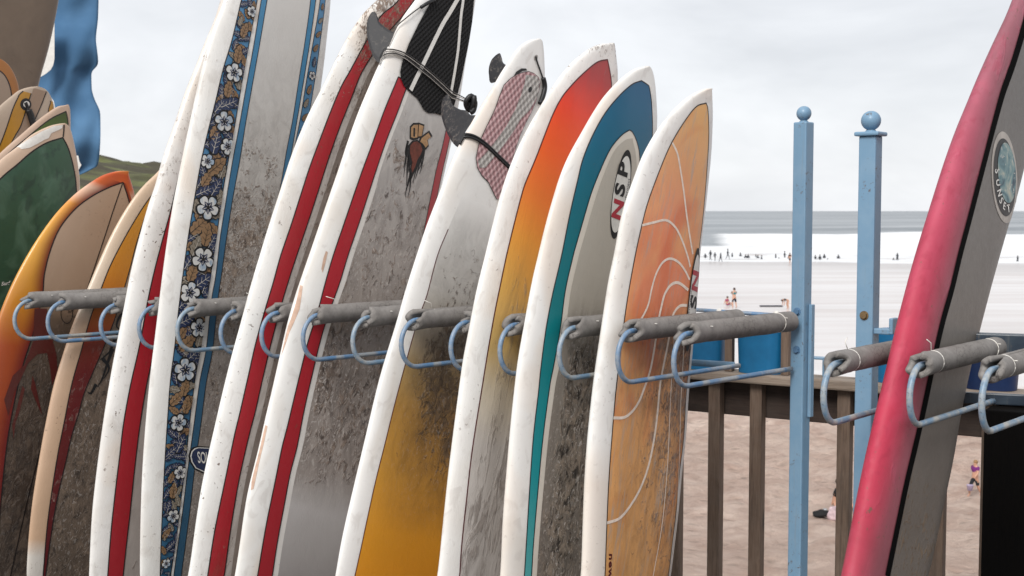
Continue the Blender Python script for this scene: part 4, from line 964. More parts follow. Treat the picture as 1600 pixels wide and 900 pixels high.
fblue = paint('band_blue', [(0, (40, 84, 112)), (.5, (58, 112, 150)), (1, (84, 142, 186))], b.L, speck=.1, seed=20, soft=.2, dirt=[(0, .15), (.5, .12), (1, .05)], tone=((90, 90, 92), (150, 160, 165)), crust=0)
sblue = paint('stripe_blue', [(0, (38, 76, 100)), (.45, (44, 92, 124)), (.7, (66, 130, 170)), (1, (70, 134, 176))], b.L, speck=.2, seed=21, soft=.15, dirt=[(0, .2), (.5, .2), (1, .05)], tone=((80, 84, 86), (150, 160, 165)), crust=0)
b.ribbon('blue_stripe', bl_l, bl_r, sblue, .0008, 5, pins='lr', pinw=.003)
b.ribbon('flower_band', fl_l, fl_r, fblue, .0008, 8, pins='lr', pinw=.0036)
r_l = [(486, -90), (487, -40), (485, 0), (477, 60), (467, 123), (457, 187), (448, 233), (437, 297), (420, 380)]; r_r = [(494, -90), (495, -40), (493, 0), (484, 65), (474, 127), (464, 187), (455, 240), (446, 287), (430, 370)]
b.ribbon('blue_stripe', r_l, r_r, sblue, .0008, 5, pins='lr', pinw=.003)
g_l = [(499, -90), (501, -40), (500, 0), (490, 60), (480, 117), (471, 173), (462, 220), (450, 280)]; g_r = [(506, -90), (509, -40), (508, 0), (502, 50), (494, 110), (485, 165), (475, 220), (463, 280)]
b.ribbon('flower_band', g_l, g_r, fblue, .0008, 6, pins='lr', pinw=.003)
fm = [M['black'], paint('petal_white', (204, 203, 200), b.L, speck=0, soft=.3, over=[((120, 150, 178), 38, .5, .66, .7)]), paint('leaf_tan', (138, 108, 78), b.L, speck=0, soft=.2), paint('leaf_navy', (34, 46, 78), b.L, speck=0), paint('vein_cream', (196, 190, 180), b.L, speck=0), paint('leaf_taupe', (128, 118, 104), b.L, speck=0)]
def limits(lf, rf):
    a, c_ = b.frac(lf), b.frac(rf)
    def f(z):
        c0, hw = b.prof(z); return c0+hw*float(np.interp(z, a[:, 0], a[:, 1])), c0+hw*float(np.interp(z, c_[:, 0], c_[:, 1]))
    return f
def flower(items, cx, cz, r, rot, cream=False):
    def ring(k, amp, n=60, lob=5, ph=0, p=.6):
        return [(cx+k*(1-amp+amp*abs(math.cos(lob*(a-ph)/2))**p)*math.cos(a+rot), cz+k*(1-amp+amp*abs(math.cos(lob*(a-ph)/2))**p)*math.sin(a+rot)) for a in np.linspace(0, 2*math.pi, n, endpoint=False)]
    items.append(([ring(r*1.13, .30)], 0, .0034))
    for i in range(5):
        a = i*2*math.pi/5+rot; pet = []
        for u in np.linspace(0, 2*math.pi, 18, endpoint=False):
            l = r*(.60+.40*math.cos(u)); w = r*.37*math.sin(u)*(.62+.5*(l/r)); l -= r*.05*math.cos(u*2) if math.cos(u) > .6 else 0
            pet.append((cx+l*math.cos(a)-w*math.sin(a), cz+l*math.sin(a)+w*math.cos(a)))
        items.append(([pet], 1, .0040))
        nv = [(cx+l*r*math.cos(a)-w*r*math.sin(a), cz+l*r*math.sin(a)+w*r*math.cos(a)) for l, w in ((.08, .0), (.3, .17), (.58, 0), (.3, -.17))]
        items.append(([nv], 3, .0045))
        ln = [(cx+l*r*math.cos(a)-w*r*math.sin(a), cz+l*r*math.sin(a)+w*r*math.cos(a)) for l, w in ((.1, .015), (.42, .03), (.42, -.03), (.1, -.015))]
        items.append(([ln], 4, .0049))
    items.append(([[(cx+.14*r*math.cos(a), cz+.14*r*math.sin(a)) for a in np.linspace(0, 6.28, 10, endpoint=False)]], 0, .0052))
def leaf(items, cx, cz, r, rot, mi):
    def tr(l, w): return (cx+l*math.cos(rot)-w*math.sin(rot), cz+l*math.sin(rot)+w*math.cos(rot))
    def blade(k, g=0):
        up = []; dn = []
        for i, f in enumerate(np.linspace(0, 1, 13)):
            w = .60*abs(math.sin(math.pi*f))**.55*(1-.3*f)*(1 if i % 3 else .74)+g
            up.append(tr(r*k*(-1+2*f)+g*r*(f-.5), r*w)); dn.append(tr(r*k*(-1+2*f)-.1*r, -r*w))
        return up+dn[::-1][1:-1]
    items.append(([blade(1.06, .07)], 0, .0030)); items.append(([blade(.96)], mi, .0036))
    items.append(([[tr(-r*.95, .025*r), tr(r*.7, .012*r), tr(r*.7, -.012*r), tr(-r*.95, -.03*r)]], 4 if mi != 2 else 0, .0046))
    for f in (-.5, -.1, .3):
        for sg in (1, -1): items.append(([[tr(f*r, 0), tr((f+.26)*r, sg*.30*r), tr((f+.23)*r, sg*.31*r), tr((f-.035)*r, 0)]], 4 if mi == 3 else 0, .0044))
items = []
def band_items(lf, rf, zs, scale, rnd, kinds):
    lim = limits(lf, rf)
    for (z, k, u, s_, ro) in zs:
        a, c_ = lim(z); w = c_-a; cx = a+w*u; r = w*s_*(.66 if k == 'f' else .74); base_n = len(items)
        if k == 'f': flower(items, cx, z, r, ro)
        else: leaf(items, cx, z, r, ro, {'t': 2, 'n': 3, 'g': 5}[k])
        bump_ = .0000012*len(items)
        for q in range(base_n, len(items)): items[q] = (items[q][0], items[q][1], items[q][2]+bump_+(.0016 if k == 'f' else 0))
rnd = random.Random(5)
zz = lambda px, py: b.uv(px, py)[1]
known = [(387, 17, 'f', .75, .48), (376, 46, 't', .55, .6), (362, 30, 'g', .2, .4), (369, 84, 't', .5, .62), (361, 113, 'f', .5, .62), (352, 138, 't', .4, .5), (355, 161, 'n', .6, .6), (340, 165, 'n', .2, .5), (348, 190, 'f', .5, .58), (335, 205, 't', .25, .45), (337, 222, 'n', .35, .6),
  (354, 229, 'f', .85, .45), (322, 252, 'f', .2, .38), (342, 260, 't', .6, .6), (322, 279, 't', .3, .45), (336, 292, 'n', .7, .5), (320, 299, 'n', .3, .5), (322, 324, 'f', .5, .62), (309, 352, 't', .3, .55), (321, 366, 't', .6, .55), (305, 384, 'g', .3, .5), (316, 405, 'f', .6, .6), (300, 425, 't', .3, .5), (315, 440, 'n', .7, .6), (292, 457, 'f', .3, .55),
  (306, 482, 't', .75, .5), (286, 500, 'n', .3, .5), (307, 512, 'f', .8, .5), (292, 535, 't', .45, .55), (303, 553, 'n', .75, .5), (288, 578, 'f', .5, .66), (292, 604, 't', .6, .5), (272, 622, 't', .3, .5), (290, 632, 't', .75, .5), (273, 660, 'f', .45, .55), (280, 692, 'n', .65, .6), (264, 705, 'n', .25, .5), (277, 738, 'f', .75, .48), (266, 745, 't', .35, .4), (267, 766, 't', .5, .55), (261, 790, 'n', .3, .5), (268, 806, 'f', .6, .55),
  (257, 833, 't', .3, .5), (266, 850, 'n', .7, .6), (256, 880, 'f', .4, .55), (390, -12, 't', .35, .5), (404, -30, 'n', .7, .5), (396, -55, 'f', .4, .55), (355, 315, 'g', 1.0, .3)]
zs = [(zz(px, py), k, u, s_, rnd.uniform(-.5, .5)+(1.0 if k != 'f' else 0)) for px, py, k, u, s_ in known]
z = zz(256, 900)-.04
while z > .15: zs.append((z, rnd.choice('ftn'), rnd.uniform(.25, .75), rnd.uniform(.45, .6), rnd.uniform(-.5, 1.5))); z -= .075
zf = []; z = zz(400, -80)
while z > .2:
    for u in (rnd.uniform(.08, .3), rnd.uniform(.42, .6), rnd.uniform(.72, .95)): zf.append((z+rnd.uniform(-.01, .01), rnd.choice('ngtnn'), u, rnd.uniform(.34, .46), rnd.uniform(0, 3.1)))
    z -= .042
band_items(fl_l, fl_r, zf+zs, 1, rnd, None)
la = limits(fl_l, fl_r)
tag(b.multi('flower_print', items, fm, clamp=la, maxe=.03), kind='stuff')
items = []
zs = []; z = zz(495, -60)
for i in range(14):
    zs.append((z, 'tnftgt'[i % 6], rnd.uniform(.35, .65), .66 if i % 6 != 2 else .6, 1.2+rnd.uniform(-.4, .4))); z -= .055
band_items(g_l, g_r, zs, 1, rnd, None)
tag(b.multi('flower_print', items, fm, clamp=limits(g_l, g_r), maxe=.03), kind='stuff')
sh = [(294, 712), (296, 704), (301, 699), (307, 697), (330, 698), (352, 700), (356, 712), (348, 730), (334, 743), (326, 744), (303, 733), (296, 722)]
sc = lambda p, k, c=(322, 716): [(c[0]+(x-c[0])*k, c[1]+(y-c[1])*k) for x, y in p]
lg = b.poly('shield_logo', [sh], M['black'], .0020); b.poly('shield_line', [sc(sh, .90)], M['ink_white'], .0026, parent=lg); b.poly('shield_field', [sc(sh, .84)], fm[3], .0032, parent=lg)
b.text('lettering', 'SOUL', (320.5, 716), (10.4, .6), (-2.2, -25), M['ink_white'], .004, .012, 0, lg, 1.0)

# 8 ---- white and red board behind the floral one
b = Board(slot(215, 155), (352, -20), (228, 900),
  [(352, -20), (346, 0), (336, 30), (320, 67), (306, 103), (290, 142), (277, 180), (264, 217), (253, 250), (241, 295), (233, 315), (217, 373), (204, 425), (193, 483), (183, 533), (171, 597), (160, 667), (150, 743), (143, 810), (139, 900)], None, rock=.03, T=.07)
tag(b.root, 'white surfboard with a deep red stripe, chipped along its left rail beside the floral longboard', 'surfboard', 'surfboards standing in the rack')
b.body(paint('chipped_white', (228, 225, 221), b.L, speck=1.0, soft=.22, over=[((214, 206, 196), 5, .5, .68, .6), ((196, 190, 184), 26, .57, .68, .4), ((224, 206, 188), 2.2, .58, .66, .5)], seed=22, yb=b, dirt=[(900, .1), (500, .1), (380, .3), (260, .5), (150, .5), (60, .3)], tone=((96, 76, 64), (160, 146, 132)), crust=0, cell=85))
sl = [(303, 190), (293, 225), (280, 272), (267, 327), (253, 377), (240, 427), (230, 473), (217, 543), (204, 600), (193, 660), (187, 710), (180, 767), (173, 833), (168, 900)]
sr = [(330, 190), (320, 225), (308, 272), (296, 327), (282, 377), (268, 427), (257, 473), (242, 543), (229, 600), (218, 667), (210, 733), (203, 800), (197, 853), (192, 900)]
b.ribbon('inner_deck', sr, .8, paint('grey_strip', (168, 160, 154), b.L, speck=.6, seed=23, dirt=[(0, .3), (1, .4)], tone=((96, 84, 76), (150, 140, 130)), crust=.1), .0006, 10)
b.ribbon('red_stripe', sl, sr, red('deep_red_stripe', b.L, 24), .0012, 7, pins='lr', pinw=.0045)

# 9 ---- cream board with yellow and dark red stripe
b = Board(tip_at(2), (272, 245), (120, 900),
  [(272, 245), (258, 256), (243, 272), (227, 287), (209, 308), (190, 337), (172, 370), (154, 410), (138, 447), (127, 475), (113, 507), (100, 548), (84, 600), (70, 667), (60, 723), (50, 787), (44, 847), (41, 900)], None, rock=.05, T=.066)
tag(b.root, 'cream surfboard with a stripe turning from yellow to dark red above its stained deck', 'surfboard', 'surfboards standing in the rack')
b.body(paint('cream_rail', [(960, (200, 194, 188)), (872, (204, 198, 190)), (850, (190, 158, 130)), (520, (196, 166, 140)), (500, (206, 190, 172)), (400, (206, 184, 160)), (300, (204, 178, 152))], speck=.6, soft=.2, seed=25, yb=b, dirt=[(900, .1), (620, .15), (560, .3), (490, .55), (460, .1), (300, 0)], tone=((72, 54, 42), (140, 120, 100)), crust=0, cell=40))
sl = [(250, 290), (233, 310), (213, 340), (190, 380), (170, 420), (152, 467), (140, 500), (127, 547), (112, 600), (100, 660), (90, 710), (80, 773), (73, 827), (67, 900)]
sr = [(252, 290), (238, 310), (226, 340), (213, 380), (204, 415), (194, 450), (182, 490), (163, 540), (133, 610), (123, 645), (112, 680), (103, 720), (90, 775), (80, 833), (71, 900)]
b.ribbon('deck_panel', sl, .86, paint('stained_tan_deck', [(900, (104, 90, 78)), (520, (124, 106, 90)), (460, (164, 138, 114)), (300, (180, 154, 130))], seed=26, yb=b, dirt=[(900, .8), (700, .9), (560, .85), (500, .5), (470, .1), (440, 0)], tone=((50, 40, 33), (116, 99, 84)), crust=.4, cell=30, flecks=.35), .0006, 16)
b.ribbon('stripe', sl, sr, paint('yellow_to_red_stripe', [(900, (84, 16, 22)), (600, (96, 20, 22)), (540, (120, 40, 20)), (490, (170, 92, 24)), (440, (190, 120, 28)), (300, (196, 136, 34))], seed=27, speck=.3, yb=b, dirt=[(900, .5), (600, .6), (520, .3), (470, 0)], tone=((90, 66, 56), (140, 110, 100)), crust=0), .0012, 7, pins='lr', pinw=.0042)
sq = [[(196, 487), (186, 496), (182, 510), (190, 516)], [(186, 520), (178, 532), (172, 548), (164, 556), (156, 562)], [(176, 545), (168, 566), (160, 590), (152, 605)], [(160, 560), (170, 575), (162, 592)], [(150, 600), (142, 614), (136, 612)]]
b.lines('scroll_print', [[b.uv(*p) for p in crom(q, 5)] for q in sq], .016, M['black'], .0018, taper=True)

# 10 --- orange rail board
b = Board(tip_at(-46), (199, 268), (40, 900),
  [(199, 268), (192, 267), (180, 268), (160, 274), (140, 286), (117, 303), (90, 330), (67, 360), (43, 397), (20, 440), (2, 482), (-12, 525), (-25, 590), (-38, 700), (-44, 800), (-47, 900)],
  [(199, 268), (203, 280), (207, 292), (211, 310), (212, 340)], rock=.06, T=.07)
tag(b.root, 'surfboard with orange to yellow rails around a plain tan deck and dark stringer', 'surfboard', 'surfboards standing in the rack')
rail10 = [(900, (104, 28, 24)), (560, (160, 70, 26)), (500, (190, 122, 34)), (430, (208, 148, 46)), (380, (210, 150, 50)), (335, (212, 142, 56)), (322, (216, 168, 138)), (308, (214, 176, 152)), (296, (200, 96, 46)), (275, (190, 80, 36)), (266, (214, 130, 60))]
b.body(paint('orange_yellow_rail', rail10, speck=.1, soft=.15, seed=28, yb=b))
lp = [(192, 285), (170, 293), (143, 307), (117, 327), (93, 357), (77, 393), (68, 430), (66, 470), (60, 530), (52, 600), (22, 700), (10, 800), (4, 900)]
lp = [(192, 285), (170, 293), (143, 307), (117, 327), (93, 357), (78, 393), (69, 430), (66, 463), (52, 520), (36, 570), (22, 630), (10, 700), (0, 800), (-6, 900)]
rp = [(192, 285), (200, 310), (204, 330), (206, 360)]
hl = [(p[0]-(24 if i > 3 else 6+4.5*i), p[1]+(-13 if i < 1 else -8 if i < 5 else 0)) for i, p in enumerate(lp)]
hr = [(p[0]+3, p[1]+2) for p in lp]
b.ribbon('rail_fade', [(192, 272), (200, 300), (203, 325)][:0] or [(p[0], p[1]) for p in rp], [(p[0]+5, p[1]) for p in rp], paint('dark_red_edge', (104, 22, 22), b.L, speck=.1, seed=28, fade=(176, 84, 42)), .0004, 6)
b.ribbon('rail_fade', hl, hr, paint('dark_red_fade', rail10, speck=.1, seed=28, soft=.15, yb=b, fade=(104, 20, 22)), .0005, 16)
b.ribbon('deck_panel', lp, rp, paint('tan_deck', [(900, (66, 55, 47)), (620, (84, 70, 60)), (510, (108, 91, 77)), (480, (160, 134, 112)), (400, (172, 146, 124)), (280, (182, 154, 130))], seed=30, yb=b, dirt=[(900, 1.0), (620, .95), (540, .75), (500, .35), (480, .05), (460, 0)], tone=((38, 30, 25), (92, 77, 65)), crust=.55, cell=24, flecks=.1), .0009, 18, pins='lr', pinw=.005)
b.lines('stringer', [[(191, 287), (178, 325), (164, 368), (150, 410), (135, 455), (112, 530), (80, 640), (48, 760), (16, 900)]], .0045, M['pin'], .0017, px=True)
Z1 = lambda x, y: (x/1.914, 430+y/1.914)
flames = [[(103, 100), (140, 100), (150, 170), (168, 235), (172, 290), (155, 330), (150, 280), (140, 232), (112, 236), (84, 262), (62, 310), (42, 350), (24, 420), (12, 372), (38, 300), (72, 268), (98, 200)], [(66, 330), (74, 340), (60, 400), (46, 440), (40, 490), (36, 450), (52, 390)], [(96, 300), (104, 320), (126, 420), (112, 390), (92, 340)]]
fr_ = paint('dull_red_flame', (86, 28, 26), b.L, seed=31, speck=.4, dirt=[(0, .4), (1, .4)], tone=((60, 46, 38), (110, 92, 80)), crust=.2)
for fpts in flames: b.poly('flame_print', [[Z1(*p) for p in fpts]], fr_, .0016)
b.lines('oval_print', [ell((104, 490), (1, -15), (9, 2), 26)+[ell((104, 490), (1, -15), (9, 2), 26)[0]]], .003, M['black'], .0018, px=True)
b.text('lettering', 'Surf', (110, 486), (6, -1.5), (-.5, -7), M['black'], .0018, .01)

# 11 --- green board
def far_board(tipx, tip, bm, left, right, label, **k):
    b = Board(tip_at(tipx), tip, bm, left, right, **k); tag(b.root, label, 'surfboard', 'surfboards stacked beyond the rack'); return b
b = far_board(-150, (101, 193), (-40, 900), [(101, 193), (95, 193), (77, 197), (50, 210), (27, 229), (0, 250), (-40, 290), (-75, 345), (-105, 420), (-125, 500), (-150, 700), (-160, 900)],
  [(101, 193), (109, 200), (116, 225), (122, 258), (125, 290), (124, 340), (118, 420)], 'surfboard with a dark green deck and repaired white patch on its cream nose', rock=.05, T=.065)
b.body(paint('cream_nose', (198, 172, 150), b.L, speck=.2, soft=.2, seed=32))
gl = [(98, 215), (73, 223), (50, 237), (27, 257), (0, 280), (-30, 318), (-60, 370), (-85, 430), (-110, 560), (-130, 900)]; gr = [(98, 215), (107, 233), (115, 263), (119, 293), (119, 340), (113, 420)]
b.ribbon('deck_panel', gl, gr, paint('marbled_green', [(0, (34, 60, 46)), (.7, (42, 76, 58)), (1, (56, 92, 72))], b.L, speck=0, seed=33, soft=.3, over=[((84, 116, 98), 11, .5, .68, .6), ((24, 46, 44), 16, .55, .66, .5)], dirt=[(0, .35), (1, .35)], tone=((20, 42, 44), (70, 100, 84)), crust=.0, cell=14), .0008, 20, pins='lr', pinw=.006)
b.poly('repair_patch', [[(98, 195), (84, 197), (66, 205), (45, 217), (26, 230), (34, 233), (46, 231), (58, 225), (70, 218), (76, 216), (80, 208), (92, 203), (97, 200)]], M['ink_white'], .0012)
b.lines('stringer', [[(100, 195), (99.5, 205), (98.5, 214)]], .006, M['pin'], .0014, px=True)
b.text('lettering', 'Surf', (8, 443), (8, -1), (0, -8), M['ink_white'], .0018, .01)
# 12
b = far_board(-215, (106, 164), (-60, 900), [(106, 164), (98, 165), (87, 168), (60, 187), (33, 210), (0, 239), (-40, 280), (-75, 330), (-110, 400), (-150, 600), (-165, 900)],
  [(106, 164), (109, 170), (110, 185), (110, 205), (109, 260)], 'cream surfboard with olive green deck showing just above the dark green board', rock=.04, T=.06)
b.body(paint('cream_olive', (186, 160, 140), b.L, speck=.1, soft=.2, seed=34))
b.ribbon('deck_panel', [(103, 174), (77, 187), (40, 217), (10, 243), (-30, 285), (-70, 360), (-120, 600)], [(103, 174), (106, 190), (106, 210), (105, 260)], paint('olive_green', [(0, (60, 84, 20)), (.9, (78, 104, 22)), (1, (52, 66, 22))], b.L, speck=0, seed=35), .0008, 16, pins='lr', pinw=.005)
# 13
b = far_board(-285, (58, 135), (-80, 900), [(58, 135), (46, 136), (30, 141), (18, 150), (0, 165), (-25, 190), (-50, 225), (-80, 290), (-120, 420), (-160, 650), (-180, 900)],
  [(58, 135), (68, 138), (76, 145), (82, 158), (85, 172), (85, 220)], 'round-nosed beige surfboard with yellow and dark stripes and a leash plug', rock=.03, T=.06)
b.body(paint('beige_nose', (176, 158, 140), b.L, speck=.1, soft=.2, seed=36))
yl = paint('ochre_stripe', (178, 128, 34), b.L, speck=.1, soft=.3, seed=37)
b.ribbon('ochre_stripe', [(30, 148), (20, 170), (10, 200), (0, 226), (-20, 270)], [(51, 139), (44, 160), (33, 195), (22, 215), (5, 250)], yl, .0008, 6, z1=b.uv(38, 143)[1], pins='lr', pinw=.005)
b.ribbon('brown_stripe', [(52, 139), (46, 160), (35, 193), (25, 215)], [(72, 144), (64, 165), (52, 193), (45, 215)], paint('light_brown', (142, 118, 98), b.L, speck=.1, seed=38), .0007, 6, z1=b.uv(58, 139)[1], pins='r', pinw=.005)
b.ribbon('ochre_stripe', [(79, 160), (76, 170), (74, 185)], [(83, 160), (83, 172), (82, 185)], yl, .0008, 4, z1=b.uv(80, 158)[1], pins='l', pinw=.004)
lpg = b.poly('leash_plug', [ell((40, 163), (0, -9.5), (8.6, 0), 24)], M['rubber'], .002)
b.poly('plug_cup', [ell((41, 163), (0, -5), (5, 0), 20)], M['ink_white'], .003, parent=lpg)
surf_tube(b, 'leash_string', [(39, 160), (42, 168), (43, 174)], .006, .008, M['rubber']); surf_tube(b, 'leash_cuff', [(43, 172), (46, 180), (49, 190), (52, 200)], .012, .016, M['rubber'])
# 14
b = far_board(-350, (-12, 88), (-110, 900), [(-12, 88), (-30, 92), (-60, 110), (-90, 150), (-120, 220), (-150, 350), (-190, 600), (-200, 900)],
  [(-12, 88), (0, 92), (13, 101), (23, 117), (29, 135), (31, 155), (31, 200)], 'ochre-edged surfboard tip in front of the tall mud-brown board at the far left', rock=.03, T=.06)
b.body(paint('ochre_rail', (158, 100, 38), b.L, speck=.1, soft=.2, seed=39))
b.ribbon('deck_panel', [(-15, 104), (-35, 112), (-70, 150), (-100, 220)], [(-15, 104), (0, 111), (10, 122), (17, 142), (19, 170)], paint('dull_tan', (148, 128, 110), b.L, speck=.1, seed=40), .0008, 12, pins='lr', pinw=.006)
# 15
b = far_board(-430, (40, -280), (-60, 900), [(40, -280), (0, -260), (-30, -200), (-60, -120), (-100, 60), (-140, 300), (-170, 600), (-180, 900)],
  [(40, -280), (72, -230), (90, -150), (97, -80), (97, -40), (92, 0), (84, 42), (74, 85), (64, 118), (55, 160), (45, 220)], 'tall mud-brown surfboard, its face worn and stained, at the far upper left', rock=.03, T=.075)
b.body(paint('worn_brown', [(0, (94, 78, 62)), (1, (112, 94, 76))], b.L, speck=.5, soft=.5, seed=41, dirt=[(0, .45), (1, .42)], tone=((62, 48, 38), (120, 100, 80)), crust=.2, cell=10))

# pink and grey board on the right
qm = (Vector((q1.x, q1.y, 0))+Vector((q2.x, q2.y, 0)))/2
qm = Vector((q2.x, q2.y, 0))+(Vector((q1.x, q1.y, 0))-Vector((q2.x, q2.y, 0)))*.5
b = Board(qm, (1680, -190), (1384, 900),
  [(1680, -190), (1650, -165), (1620, -110), (1590, -40), (1575, 0), (1555, 42), (1530, 98), (1513, 140), (1497, 178), (1483, 217), (1470, 257), (1457, 300), (1441, 352), (1427, 400), (1415, 446), (1402, 497), (1390, 550), (1378, 600), (1367, 645), (1356, 695), (1348, 730), (1337, 787), (1327, 840), (1316, 900)],
  [(1680, -190), (1690, -140), (1688, -60), (1670, 50), (1645, 140), (1622, 210), (1600, 273), (1587, 325), (1567, 392), (1550, 450), (1535, 505), (1517, 575), (1498, 660), (1487, 730), (1473, 793), (1460, 857), (1451, 900)], T=.085, rock=.05, Wd=W2)
tag(b.root, 'large soft-top surfboard with pink rail and grey underside in the right-hand rack', 'surfboard')
xs_ = b.uv(1487, 450)[0]
pk = paint('scuffed_pink_rail', [(900, (178, 44, 70)), (650, (182, 48, 74)), (450, (176, 60, 84)), (300, (172, 78, 98)), (150, (168, 90, 108)), (0, (160, 88, 104))], speck=.8, soft=.35, seed=42, yb=b, dirt=[(900, .5), (600, .4), (300, .5), (0, .5)], tone=((160, 44, 72), (196, 112, 134)), crust=0, cell=16, rough=.62, coat=0, xmix=(xs_-.11, xs_+.0, (134, 88, 96), .75), cover=.35, over=[((196, 84, 108), 14, .45, .68, .35), ((150, 26, 56), 30, .55, .66, .3)])
b.body(pk)
bl = [(1612, 0), (1600, 42), (1583, 98), (1567, 143), (1553, 193), (1540, 243), (1527, 293), (1513, 347), (1500, 396), (1487, 450), (1473, 500), (1462, 547), (1447, 620), (1433, 683), (1417, 750), (1403, 817), (1386, 900)]
bl = [(1638, -80), (1620, -30)]+bl[0:]
gy = paint('grey_slick', [(900, (108, 102, 96)), (600, (110, 104, 98)), (300, (104, 98, 93)), (0, (92, 87, 83))], speck=.2, soft=.3, seed=43, rough=.45, coat=.1, yb=b, dirt=[(900, .72), (800, .66), (750, .5), (700, .1), (600, 0)], tone=((96, 70, 44), (126, 106, 84)), crust=0, cell=60)
b.ribbon('grey_panel', bl, .93, gy, .0008, 24)
b.lines('black_seam', [bl], .029, M['seam'], .0018, px=True)
ep = [(1583, 330), (1564, 392), (1547, 450), (1532, 505), (1514, 575), (1495, 660)]
C0, U0, V0 = (1568.5, 277), (-2.5, -71.5), (20, 2.5)
lg = b.poly('round_logo', [ell(C0, U0, V0, 60)], simple('pale_sticker', lin(186, 178, 170), .5), .0018); lg['label'] = 'oval sticker reading SUNSET'
b.poly('logo_ring', [ell((C0[0]-.2, C0[1]), (U0[0]*.85, U0[1]*.85), (V0[0]*.86, V0[1]*.86), 60)], M['black'], .0026, parent=lg)
t = NT('wave_picture_print'); v = t.map((1, 1, 1)); n = t.noise(14, 3, .6, 1.6); n2 = t.noise(30, 3, .6, 2)
col = t.ramp(n, [(.3, lin(30, 62, 80)), (.45, lin(92, 128, 134)), (.58, lin(140, 158, 154)), (.7, lin(186, 180, 160))]); col = t.mix(t.ramp(n2, [(.62, 0.), (.7, .8)]), col, lin(210, 206, 196))
wv = t.fin(col, .5)
b.poly('wave_picture', [ell((1571.5, 270), (-2, -47), (14, 3), 48)], wv, .0034, parent=lg)
cen = (1571.5, 270)
for ch, (zx, zy) in zip('SUNSET', [(138, 410), (147, 505), (158, 590), (172, 655), (198, 700), (234, 722)]):
    c = (1530+zx/5.3, 190+zy/5.3)
    i_ = 'SUNSET'.index(ch)
    d = {0: (1.5, 15), 1: (2.2, 15)}.get(0, (2, 14))
    b.root  # letters follow the ring: baseline runs down the left side and round the foot
    k = [(138, 410), (147, 505), (158, 590), (172, 655), (198, 700), (234, 722)].index((zx, zy))
    T_ = [(.6, 14.5), (1.6, 14), (2.6, 12.5), (4.6, 10.5), (6.2, 6.0), (6.8, -1.5)][k]; Up = [(8, -1), (8, -2), (7.5, -4), (6, -8), (2.5, -13), (-1.5, -14)][k]
    b.text('letter', ch, c, (T_[0]*1.15, T_[1]*1.15), (Up[0]*1.2, Up[1]*1.2), M['ink_white'], .0034, .02, 0, lg)

# ================================================================== flag beyond the boards
FY = 9.2
def flag():
    right = crom([(156, -60), (155, -20), (154, 0), (153, 30), (150, 60), (152, 80), (153, 100), (144, 112), (143, 125), (144, 143), (149, 158), (156, 174), (157, 195), (157, 213), (156, 235), (153, 257), (146, 263), (137, 268), (126, 273)], 4)
    L = [(40, p[1]*1.0) for p in right]
    n = len(right); cols = 26; vs = []; fs = []
    for i, p in enumerate(right):
        py = p[1]; x0 = 38
        if py > 240: x0 = 38+(py-240)*.3
        for j in range(cols+1):
            f = j/cols; px = x0+(p[0]-x0)*f
            dpt = FY + .03*math.sin(f*7+py*.006)+ .02*math.sin(f*16+py*.05+1) * f*f + .05*noise.noise(Vector((f*3, py*.02, 2))) + .05*f**3*math.sin(py*.045+2)
            yy = py if py < 240 else 240+(py-240)*(.35+.65*min(1, (f+.15)))
            vs.append(at_depth(px, yy, dpt))
    for i in range(n-1):
        for j in range(cols): k = i*(cols+1)+j; fs.append((k, k+1, k+cols+2, k+cols+1))
    return vs, fs
base = at_depth(34, 500, FY+.1); base.z = 0
fg = tag(empty('banner_flag', base), 'blue cloth banner with curled edge and white print hanging behind the left boards', 'flag')
vs, fs = flag(); vs = [v-base for v in vs]
t = NT('blue_banner_cloth'); n = t.noise(2.5, 4, .55, .4); wv_ = t.noise(420, 2, .5)
fmat = t.fin(t.mix(t.ramp(n, [(.35, 0.), (.7, 1.)]), lin(62, 102, 138), lin(80, 120, 156)), .85, t.bump(wv_, .2, .001)); t.b.inputs['Transmission Weight'].default_value = 0
c = mesh_obj('cloth', vs, fs, fmat, fg); sol = c.modifiers.new('thickness', 'SOLIDIFY'); sol.thickness = .0015
def flat_print(pts, name):
    vv = [at_depth(px, py, FY-.16) - base for px, py in pts]; n = len(vv)
    vv += [v+Vector((0, .004, 0)) for v in vv]; ff = [tuple(range(n)), tuple(range(2*n-1, n-1, -1))]+[(i, (i+1) % n, n+(i+1) % n, n+i) for i in range(n)]
    return mesh_obj(name, vv, ff, M['ink_white'], fg, smooth=False)
flat_print([(50, 30), (85, 36), (85, 92), (83, 102), (79, 109), (72, 115), (62, 121), (50, 126)], 'white_print')
flat_print([(60, 150), (78, 150), (84, 158), (86, 170), (60, 172)], 'white_print')
flat_print([(112, 243), (122, 243), (124, 252), (127, 258), (124, 263), (120, 270), (112, 272)], 'white_print')
tube('pole', [Vector((-.15, .2, 0)), Vector((-.15, .2, 3.6))], .02, M['fin'], fg)

